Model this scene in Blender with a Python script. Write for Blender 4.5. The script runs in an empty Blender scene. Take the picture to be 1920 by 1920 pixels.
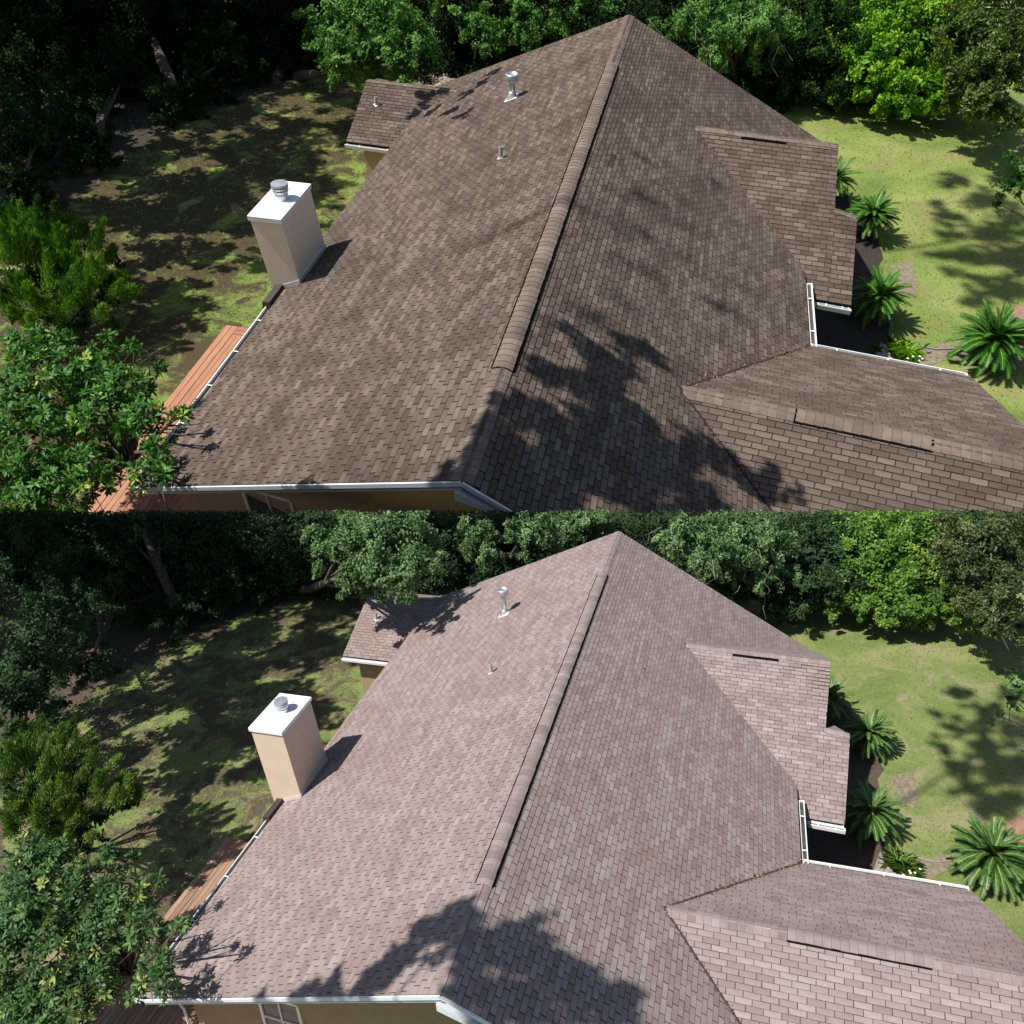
import bpy, math, random
import numpy as np
from mathutils import Matrix, Vector

# ------------------------------------------------------------------ camera, world, sun, exposure
scene = bpy.context.scene
col = scene.collection
SUN_DIR = Vector((0.36, 0.43, -0.83)).normalized()      # the way the sunlight travels
cam_data = bpy.data.cameras.new("camera")
cam_data.sensor_fit = 'HORIZONTAL'
cam_data.sensor_width = 36.0
cam_data.lens = 36.0 * 1500.0 / 1920.0
cam_data.clip_start = 0.1
cam_data.clip_end = 2000.0
cam = bpy.data.objects.new("camera", cam_data)
col.objects.link(cam)
CAM_POS = Vector((4.16394, -7.88169, 11.73499))
RIGHT = Vector((0.960003, 0.272923, -0.062512)); DOWN = Vector((0.049108, -0.383932, -0.922055)); FWD = Vector((-0.275651, 0.882105, -0.381978))
cam.matrix_world = Matrix(((RIGHT.x, -DOWN.x, -FWD.x, CAM_POS.x), (RIGHT.y, -DOWN.y, -FWD.y, CAM_POS.y), (RIGHT.z, -DOWN.z, -FWD.z, CAM_POS.z), (0, 0, 0, 1)))
scene.camera = cam

world = bpy.data.worlds.new("World")
scene.world = world
world.use_nodes = True
wn = world.node_tree.nodes; wl = world.node_tree.links
for n in list(wn): wn.remove(n)
sky = wn.new("ShaderNodeTexSky"); sky.sky_type = 'NISHITA'; sky.sun_disc = False
sky.sun_elevation = math.asin(-SUN_DIR.z); sky.sun_rotation = math.atan2(-SUN_DIR.x, -SUN_DIR.y)
bg = wn.new("ShaderNodeBackground"); bg.inputs[1].default_value = 0.07
wo = wn.new("ShaderNodeOutputWorld")
wl.new(sky.outputs[0], bg.inputs[0]); wl.new(bg.outputs[0], wo.inputs[0])
sun_data = bpy.data.lights.new("sun", 'SUN'); sun_data.energy = 4.6; sun_data.angle = math.radians(0.5); sun_data.color = (1.0, 0.95, 0.88)
sun = bpy.data.objects.new("sun", sun_data); col.objects.link(sun)
sun.rotation_mode = 'QUATERNION'; sun.rotation_quaternion = SUN_DIR.to_track_quat('-Z', 'Y')
scene.view_settings.view_transform = 'Standard'; scene.view_settings.look = 'None'
scene.view_settings.gamma = 1.0; scene.view_settings.use_curve_mapping = False
scene.view_settings.exposure = 0.55

# ------------------------------------------------------------------ measured sizes (metres, each house in its own frame: ridge end at 0,0,0, ridge along +y)
HOUSES = [{'tl':0.4215,'tr':0.5037,'L':20.131,'W':6.301,'yC':1.154,'kfl':0.064,'kfr':0.065,'knr':-0.09,'w1':{'a':(2.776,4.385,-1.398),'end':(9.036,3.572,-1.342),'far':(-0.034,-0.3306,0.1456),'near':(0.0868,0.6003,-4.2713),'v':(5.546,8.322,-2.794),'e':(8.757,7.905,-2.765),'g':[(5.655,8.694,-2.921),(8.9,8.329,-2.91)],'rv':[(4.741,4.068,-1.418),(6.958,3.776,-1.401)]},'w2':{'a':(2.355,15.382,-1.186),'b':(6.115,15.288,-1.265),'near':(-0.0109,0.3997,-7.3078),'n':[(6.136,13.308,-2.056),(6.688,13.15,-2.125),(6.671,10.677,-3.113),(5.758,10.727,-3.083)],'pk':(6.361,13.389,-2.056),'rv':[(3.634,15.317,-1.226),(4.797,15.263,-1.26)]},'eaveR':5.546,'gm':[(5.596,10.97,-2.819),(5.598,8.536,-2.82)],'x':{'g':(-8.198,19.205,-2.144),'b':(-5.086,19.011,-2.144),'e':(-8.198,16.801,-3.157),'near':(0.0263,0.4215,-10.023),'e2':(-6.615,16.702,-3.157)},'vents':[((-2.734,16.079,-1.153),0.64),((-2.052,11.573,-0.865),0.25),((-7.603,18.239,-2.535),0.22)],'rv':[15.94,2.51],'chim':{'c1t':(-6.731,7.666,-0.942),'c2t':(-6.002,7.666,-0.942),'c3t':(-6.002,9.297,-0.942),'c1b':(-6.616,7.745,-2.745),'c2b':(-5.901,7.735,-2.53),'c3b':(-5.901,9.366,-2.53)},'gl':[(-6.395,7.093,-2.696),(-6.317,1.173,-2.663)],'gb':[(-6.488,7.77,-2.735),(-6.436,7.178,-2.713)],'zg':-5.6,'deck':[(-9.152,9.263,-5.1),(-8.931,2.506,-5.1),(-8.517,9.33,-5.1)],'palms':[((7.42,21.64,-5.6),0.62),((8.52,19.18,-5.6),0.62),((8.25,14.2,-5.6),0.62),((10.98,12.86,-5.6),0.62)],'win':[(-4.274,1.027,-2.299),(-3.608,1.027,-2.408)],'cam':(2.131,-7.159,7.47)},{'tl':0.4702,'tr':0.5852,'L':18.002,'W':7.405,'yC':0.788,'kfl':0.02,'kfr':-0.065,'knr':0.054,'w1':{'a':(3.066,3.958,-1.794),'end':(9.958,3.772,-1.662),'far':(0.006,-0.4914,0.1317),'near':(0.0371,0.6635,-4.534),'v':(5.915,7.385,-3.461),'e':(9.446,7.29,-3.393),'g':[(6.092,7.894,-3.71),(9.485,7.487,-3.49)],'rv':[(5.385,3.907,-1.742),(7.846,3.732,-1.767)]},'w2':{'a':(2.681,13.479,-1.569),'b':(6.849,13.363,-1.625),'near':(0.002,0.5522,-9.0173),'n':[(6.661,11.505,-2.651),(7.282,11.427,-2.692),(7.066,9.284,-3.876),(6.058,9.315,-3.861)],'pk':(6.971,11.802,-2.651),'rv':[(4.114,13.36,-1.632),(5.415,13.251,-1.689)]},'eaveR':5.915,'gm':[(5.971,9.533,-3.494),(5.957,7.509,-3.486)],'x':{'g':(-9.925,17.267,-3.113),'b':(-6.621,17.243,-3.113),'e':(-9.925,14.755,-4.295),'near':(0.0034,0.4702,-11.1987),'e2':(-8.008,14.741,-4.295)},'vents':[((-3.233,14.193,-1.52),0.93),((-2.457,10.286,-1.156),0.29),((-9.154,16.317,-3.557),0.29)],'rv':[14.7,2.24],'chim':{'c1t':(-7.885,6.518,-1.047),'c2t':(-6.953,6.518,-1.047),'c3t':(-6.953,7.994,-1.047),'c1b':(-7.75,6.639,-3.581),'c2b':(-6.834,6.624,-3.269),'c3b':(-6.834,8.101,-3.269)},'gl':[(-7.482,6.046,-3.518),(-7.441,0.805,-3.499)],'gb':[(-7.629,6.699,-3.588),(-7.532,6.12,-3.542)],'zg':-6.2,'deck':[(-10.017,7.019,-5.7),(-9.777,1.457,-5.7),(-9.272,7.075,-5.7)],'palms':[((7.36,17.11,-6.2),0.62),((8.5,15.28,-6.2),0.62),((8.12,11.6,-6.2),0.62),((10.9,10.78,-6.2),0.62)],'win':[(-4.976,0.844,-3.053),(-4.114,0.844,-3.08)],'cam':(4.164,-7.882,11.735)}]
EXTRA = [{'patio':[(11.61,14.82),(12.52,15.98),(13.86,15.78),(13.22,13.04),(11.87,12.74)],'grassclump':(8.9,12.6),'flower':(9.08,11.99),'stone':(8.42,12.69),'soil':[(9.08,17.4),(9.73,17.87),(9.85,16.63),(9.58,15.66),(9.29,16.04)],'edging':[(9.32,13.2),(10.39,13.26)],'path':[(9.09,12.97),(10.14,13.46),(10.99,13.52),(10.46,12.86),(9.27,12.15)],'bed':[(6.18,11.7),(5.99,15.44),(7.68,23.53),(8.45,20.8),(8.97,18.37),(8.58,15.44),(8.72,13.27),(8.96,11.84),(7.46,10.15)],'sand':[(-10.17,31.22),(-8.93,32.24),(-6.81,32.46),(-5.01,31.62),(-6.83,28.86),(-9.1,26.79)],'litter':[(-30.93,26.07),(-23.85,32.33),(-5.99,36.69),(-5.27,32.98),(-15.57,29.78),(-14.9,26.94),(-17.78,22.46),(-18.27,17.49),(-18.08,12.17)]},{'patio':[(11.39,12.28),(12.24,13.18),(13.48,13.07),(12.87,11.01),(11.63,10.73)],'grassclump':(8.81,10.51),'flower':(8.98,10.05),'stone':(8.35,10.56),'soil':[(9.0,14.15),(9.62,14.52),(9.73,13.58),(9.47,12.85),(9.19,13.13)],'edging':[(9.22,10.98),(10.23,11.07)],'path':[(8.99,10.79),(9.99,11.21),(10.8,11.29),(10.3,10.76),(9.16,10.18)],'bed':[(6.17,9.7),(5.99,12.56),(7.67,18.79),(8.4,16.72),(8.89,14.88),(8.51,12.64),(8.64,11.01),(8.86,9.94),(7.42,8.58)],'sand':[(-11.09,25.03),(-9.68,25.84),(-7.32,25.97),(-5.35,25.24),(-7.35,23.03),(-9.88,21.35)],'litter':[(-37.24,20.82),(-27.74,26.34),(-6.42,29.39),(-5.63,26.35),(-17.39,23.92),(-16.59,21.51),(-20.06,17.68),(-20.65,13.41),(-20.4,8.87)]}]
TREES = [{'oak_hang':((-14.81,27.92,-5.6),[(-9.64,23.51,-2.1,1.35),(-10.55,23.15,-2.26,0.97),(-9.03,24.44,-2.05,1.38),(-9.31,22.37,-2.51,0.91),(-9.91,21.78,-2.67,0.68),(-7.75,21.37,-2.34,0.7),(-7.37,20.38,-2.62,0.29),(-7.49,22.94,-2.33,0.65),(-11.86,24.41,-2.24,0.64),(-6.49,16.9,0.87,0.3),(-6.26,17.97,0.96,0.34),(-5.62,18.65,0.46,0.28),(-6.86,17.61,-0.4,0.26),(-7.74,18.41,0.44,0.3),(-7.19,18.87,0.58,0.3),(-5.8,15.98,0.91,0.26),(-7.7,17.81,-0.18,0.2),(-5.57,19.27,0.96,0.24)]),'woods_edge':((-6.31,33.09,-5.6),[(-7.03,28.94,-3.11,0.88),(-6.28,28.14,-3.3,0.56),(-6.38,27.61,-3.62,0.3),(-4.92,29.62,-2.88,0.88),(-5.16,29.18,-3.24,0.57),(-4.86,28.81,-3.63,0.31)]),'behind_apex':((-4.31,38.82,-5.6),[(-3.81,31.02,-3.18,0.91),(-2.97,31.42,-2.97,0.95),(-2.4,32.3,-2.97,0.92)]),'branchy':((4.17,31.49,-5.6),[(1.6,28.54,-2.34,0.87),(2.71,27.7,-2.61,0.94),(2.6,26.63,-2.88,0.44),(3.86,28.86,-2.46,1.16),(4.9,29.7,-2.57,0.88),(0.89,29.38,-2.81,0.64),(3.4,30.36,-2.38,1.19),(3.88,30.39,-2.7,0.6),(4.86,29.45,-2.53,0.6),(5.65,30.5,-2.87,0.5),(4.39,28.2,-2.53,0.5),(3.38,29.38,-2.62,0.6),(5.84,29.67,-2.7,0.35)]),'dark_bush':((6.31,30.15,-5.6),[(5.26,30.43,-4.01,1.45),(6.7,31.07,-3.7,1.58),(4.29,30.45,-4.5,1.03),(7.56,29.88,-4.26,1.08),(6.01,29.25,-4.54,0.91),(7.47,33.04,-3.42,1.5),(3.08,31.48,-4.71,1.06)]),'vine':((11.12,30.71,-5.6),[(11.33,31.82,-3.2,1.52),(12.54,29.67,-4.0,0.97),(8.48,31.76,-3.82,1.2),(10.39,34.01,-3.09,1.72),(9.61,28.16,-4.42,0.5),(11.36,28.44,-4.49,0.58),(12.52,28.47,-4.4,0.66),(10.44,28.27,-4.47,0.54),(8.3,29.76,-4.37,0.73),(9.17,32.09,-3.23,1.67),(10.48,31.15,-3.65,1.65),(8.62,29.68,-3.95,0.98),(10.02,28.95,-4.19,0.97),(11.26,29.15,-4.24,0.92),(11.76,32.64,-3.21,1.45),(8.87,28.48,-4.4,0.55),(12.1,30.53,-3.82,0.98),(7.93,29.22,-4.65,0.52)]),'olive':((15.75,31.22,-5.6),[(12.29,28.18,-1.9,1.47),(12.88,26.73,-2.63,1.25),(12.19,26.85,-3.08,0.89),(12.73,25.3,-3.22,0.67),(11.66,29.19,-2.23,0.84),(13.06,24.34,-3.47,0.44),(12.37,25.02,-3.41,0.3)]),'right_branch':((15.1,17.83,-5.6),[(11.6,17.83,-2.97,0.31),(11.1,16.86,-3.07,0.24),(11.75,18.09,-2.76,0.43),(11.93,19.5,-2.88,0.26)]),'dw1':((-21.32,19.56,-5.6),[(-24.61,23.91,-4.43,1.87),(-26.91,26.71,-4.21,1.87),(-21.54,21.52,-4.78,1.29)]),'dw2':((-18.0,12.19,-5.6),[(-20.55,17.77,-4.61,1.62),(-18.65,14.39,-4.61,1.14),(-17.77,12.45,-5.17,0.75),(-17.23,13.3,-5.18,0.68)]),'dw3':((-18.69,17.83,-5.6),[(-24.31,27.28,-4.51,1.88),(-22.64,28.47,-4.42,1.91),(-18.4,18.05,-5.09,0.88),(-20.68,23.98,-4.75,1.35)]),'dw4':((-17.96,23.24,-5.6),[(-20.47,29.22,-4.48,1.8),(-17.61,26.88,-4.73,1.28),(-17.78,22.86,-4.94,0.97)]),'dw5':((-17.03,25.2,-5.6),[(-18.74,31.01,-4.54,1.85),(-17.14,24.76,-5.04,0.88),(-16.29,26.73,-5.11,0.78)]),'dw6':((-15.59,27.41,-5.6),[(-16.64,30.98,-4.6,1.62),(-15.41,28.41,-5.11,0.7),(-16.17,33.77,-4.56,1.54)]),'cedar':((-13.74,8.2,-5.6),[(-14.73,9.85,-3.99,0.85),(-13.16,9.39,-4.01,0.86),(-12.06,8.59,-4.26,0.7),(-13.07,7.67,-4.23,0.96),(-14.25,8.44,-4.0,0.98),(-11.91,9.2,-4.42,0.37),(-14.28,10.45,-3.94,0.56),(-12.24,7.69,-4.36,0.62),(-15.49,10.55,-3.9,0.45)]),'near_oak':((-8.49,3.46,-5.6),[(-9.7,3.61,-1.99,0.54),(-9.14,3.05,-2.32,0.93),(-9.22,3.83,-1.88,0.31),(-8.27,3.39,-2.17,0.6),(-8.11,3.89,-1.75,0.21),(-7.49,3.16,-2.25,0.51),(-7.78,2.6,-2.57,0.65),(-8.71,1.76,-2.75,0.94),(-9.38,2.37,-2.35,0.6),(-6.73,2.4,-2.27,0.41),(-5.87,1.49,-2.02,0.29),(-5.49,1.87,-1.47,0.16),(-7.52,1.53,-2.91,0.55),(-8.05,1.12,-3.18,0.78),(-5.83,1.05,-2.02,0.24),(-5.17,0.74,-1.74,0.16),(-6.03,0.97,-2.32,0.18),(-5.51,1.05,-1.8,0.2),(-8.83,0.99,-3.15,0.59),(-7.62,3.93,-1.8,0.13),(-6.83,3.44,-1.85,0.12),(-5.76,2.36,-1.8,0.09)]),'shrubC':((-9.38,30.22,-5.6),[(-9.17,30.44,-5.1,0.81),(-11.04,32.74,-4.38,1.23),(-9.35,33.1,-4.37,1.23)]),'bk0':((-27.28,28.74,-5.6),[(-28.03,26.63,-4.14,2.34),(-27.28,28.24,-4.18,2.4),(-23.35,27.57,-4.14,2.34)]),'bk1':((-19.53,29.24,-5.6),[(-22.12,28.55,-4.17,2.37),(-19.53,28.74,-4.13,2.35),(-17.79,30.18,-4.17,2.4)]),'bk2':((-13.1,31.62,-5.6),[(-15.78,30.21,-4.17,2.39),(-13.1,31.12,-4.18,2.4),(-10.54,31.65,-4.17,2.4)]),'bk3':((-6.89,33.27,-5.6),[(-8.47,31.31,-4.18,2.37),(-6.89,32.77,-4.17,2.42),(-4.05,33.01,-4.13,2.4)]),'bk4':((0.48,35.5,-5.6),[(-2.08,32.98,-4.18,2.39),(0.48,35.0,-4.18,2.45),(2.89,34.01,-4.15,2.39)]),'bk5':((7.61,36.18,-5.6),[(4.64,35.5,-4.15,2.44),(7.61,35.68,-4.19,2.42),(9.46,36.12,-4.13,2.42)]),'bk6':((13.97,39.01,-5.6),[(12.18,37.03,-4.15,2.44),(13.97,38.51,-4.16,2.49),(17.26,39.18,-4.15,2.49)]),'lean':((-18.04,23.39,-5.6),[(-22.69,29.47,-3.84,0.72),(-23.45,29.29,-4.27,0.73),(-21.76,29.49,-4.0,0.62)])},{'oak_hang':((-16.48,22.34,-6.2),[(-8.78,15.83,-0.09,1.35),(-9.7,15.48,-0.24,0.97),(-8.17,16.59,-0.07,1.38),(-8.52,15.09,-0.67,0.91),(-9.14,14.6,-0.83,0.68),(-6.97,14.49,-0.56,0.7),(-6.65,13.85,-0.97,0.29),(-6.71,15.71,-0.56,0.65),(-10.97,16.27,-0.1,0.64)]),'woods_edge':((-6.77,26.47,-6.2),[(-6.37,20.45,-1.63,0.88),(-5.66,19.97,-1.94,0.56),(-5.81,19.63,-2.36,0.3),(-4.27,21.17,-1.48,0.88),(-4.56,20.88,-1.95,0.57),(-4.32,20.72,-2.49,0.31)]),'behind_apex':((-4.59,31.04,-6.2),[(-3.22,22.42,-1.96,0.91),(-2.36,22.78,-1.75,0.95),(-1.81,23.51,-1.78,0.92)]),'branchy':((4.23,24.95,-6.2),[(2.2,21.02,-1.26,0.87),(3.24,20.58,-1.71,0.94),(3.1,19.82,-2.07,0.44),(4.4,21.56,-1.59,1.16),(5.41,22.35,-1.81,0.88),(1.44,21.67,-1.83,0.64),(3.97,22.63,-1.44,1.19),(4.47,22.76,-3.38,0.6),(5.46,21.94,-3.22,0.6),(6.18,22.89,-3.55,0.5),(5.0,20.99,-3.22,0.5),(3.99,21.95,-3.3,0.6),(6.39,22.18,-3.38,0.35)]),'dark_bush':((6.34,23.87,-6.2),[(5.54,23.24,-3.78,1.45),(6.99,23.83,-3.47,1.58),(4.51,23.24,-4.35,1.03),(7.75,23.15,-4.28,1.08),(6.19,22.55,-4.54,0.91),(7.79,25.36,-3.14,1.5),(3.29,23.91,-4.54,1.06)]),'vine':((10.98,24.21,-6.2),[(11.61,24.85,-3.14,1.52),(12.67,23.54,-4.31,0.97),(8.72,24.59,-3.76,1.2),(10.71,26.36,-2.91,1.72),(9.73,22.13,-4.66,0.5),(11.43,22.56,-4.89,0.58),(12.58,22.71,-4.86,0.66),(10.53,22.32,-4.79,0.54),(8.46,23.17,-4.48,0.73),(9.49,24.8,-3.02,1.67),(10.7,24.33,-3.68,1.65),(8.83,23.06,-3.95,0.98),(10.16,22.73,-4.38,0.97),(11.38,23.04,-4.54,0.92),(12.03,25.52,-3.19,1.45),(9.01,22.28,-4.57,0.55),(12.27,24.1,-4.04,0.98),(8.05,22.77,-4.84,0.52)]),'olive':((15.26,24.52,-6.2),[(12.75,21.95,-1.49,1.47),(13.21,21.08,-2.52,1.25),(12.46,21.18,-3.07,0.89),(12.96,20.1,-3.29,0.67),(12.08,22.71,-1.88,0.84),(13.24,19.46,-3.66,0.44),(12.58,19.88,-3.53,0.3)]),'right_branch':((15.38,14.27,-6.2),[(11.88,14.27,-2.9,0.31),(11.38,13.5,-3.0,0.24),(12.06,14.44,-2.63,0.43),(12.22,15.55,-2.8,0.26)]),'dw1':((-24.46,15.11,-6.2),[(-23.81,14.81,-2.07,1.87),(-26.02,16.6,-1.58,1.87),(-21.46,13.96,-3.12,1.32)]),'dw2':((-20.31,8.89,-6.2),[(-20.29,11.02,-2.89,1.64),(-18.01,8.37,-2.79,1.14),(-17.25,7.13,-3.61,0.75),(-16.71,7.83,-3.66,0.68)]),'dw3':((-21.17,13.69,-6.2),[(-24.89,18.66,-2.87,1.97),(-23.87,20.51,-3.25,2.05),(-18.8,12.1,-4.1,0.92),(-22.77,18.07,-4.46,1.51)]),'dw4':((-20.28,18.35,-6.2),[(-21.4,21.22,-3.41,1.92),(-19.3,20.79,-4.61,1.42),(-20.05,18.0,-5.28,1.1)]),'dw5':((-19.15,20.03,-6.2),[(-18.96,22.06,-3.22,1.92),(-19.41,19.79,-5.52,1.0),(-17.64,20.54,-5.06,0.85)]),'dw6':((-17.42,21.91,-6.2),[(-16.97,22.53,-3.58,1.69),(-16.11,21.2,-4.65,0.75),(-15.54,23.29,-2.85,1.54)]),'cedar':((-15.19,5.78,-6.2),[(-14.09,5.29,-2.28,0.85),(-12.55,5.14,-2.43,0.86),(-11.52,4.71,-2.85,0.7),(-12.51,3.89,-2.72,0.96),(-13.63,4.28,-2.32,0.98),(-11.39,5.22,-3.07,0.37),(-13.64,5.78,-2.24,0.56),(-11.71,4.03,-2.96,0.62),(-14.82,5.71,-2.09,0.45)]),'near_oak':((-9.38,2.35,-6.2),[(-10.78,2.03,-1.71,0.62),(-10.23,1.72,-2.3,1.07),(-10.21,2.26,-1.58,0.36),(-9.22,2.1,-2.14,0.69),(-8.97,2.46,-1.51,0.24),(-8.38,2.05,-2.36,0.59),(-8.78,1.6,-2.84,0.75),(-9.9,0.81,-3.08,1.09),(-10.56,1.14,-2.37,0.7),(-7.17,1.21,-2.02,0.46),(-6.27,0.56,-1.82,0.33),(-5.71,0.77,-0.96,0.18),(-8.6,0.83,-3.45,0.63),(-9.26,0.46,-3.82,0.91),(-6.25,0.21,-1.86,0.27),(-5.45,-0.05,-1.46,0.18),(-6.5,0.18,-2.28,0.21),(-5.81,0.16,-1.5,0.22),(-10.13,0.23,-3.71,0.68),(-8.43,2.57,-1.63,0.15),(-7.59,2.3,-1.81,0.14),(-6.01,1.17,-1.37,0.09)]),'shrubC':((-10.19,24.19,-6.2),[(-8.86,21.94,-4.24,0.82),(-10.49,23.1,-3.01,1.23),(-8.83,23.57,-3.12,1.23)]),'bk0':((-28.28,19.8,-6.2),[(-30.01,18.64,-2.63,2.55),(-28.28,19.3,-2.34,2.55),(-24.99,20.04,-3.02,2.55)]),'bk1':((-20.72,21.79,-6.2),[(-23.28,20.6,-2.94,2.55),(-20.72,21.29,-3.21,2.55),(-18.4,22.07,-3.09,2.55)]),'bk2':((-13.52,23.92,-6.2),[(-16.45,22.56,-3.36,2.55),(-13.52,23.42,-3.48,2.55),(-10.84,24.18,-3.67,2.55)]),'bk3':((-6.96,25.81,-6.2),[(-8.87,24.62,-4.07,2.55),(-6.96,25.31,-3.86,2.55),(-4.08,26.09,-4.14,2.55)]),'bk4':((0.7,28.03,-6.2),[(-2.08,26.56,-4.48,2.55),(0.7,27.53,-4.25,2.55),(3.14,27.8,-4.74,2.54)]),'bk5':((7.95,29.24,-6.2),[(4.96,28.69,-4.64,2.55),(7.95,28.74,-4.72,2.5),(9.83,29.3,-4.79,2.5)]),'bk6':((14.13,31.18,-6.2),[(12.42,29.59,-4.69,2.47),(14.13,30.68,-4.72,2.5),(17.2,31.06,-4.75,2.47)]),'lean':((-20.37,18.48,-6.2),[(-21.82,19.12,-1.41,0.72),(-22.64,18.98,-1.93,0.73),(-20.93,19.27,-1.69,0.62)])}]
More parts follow.
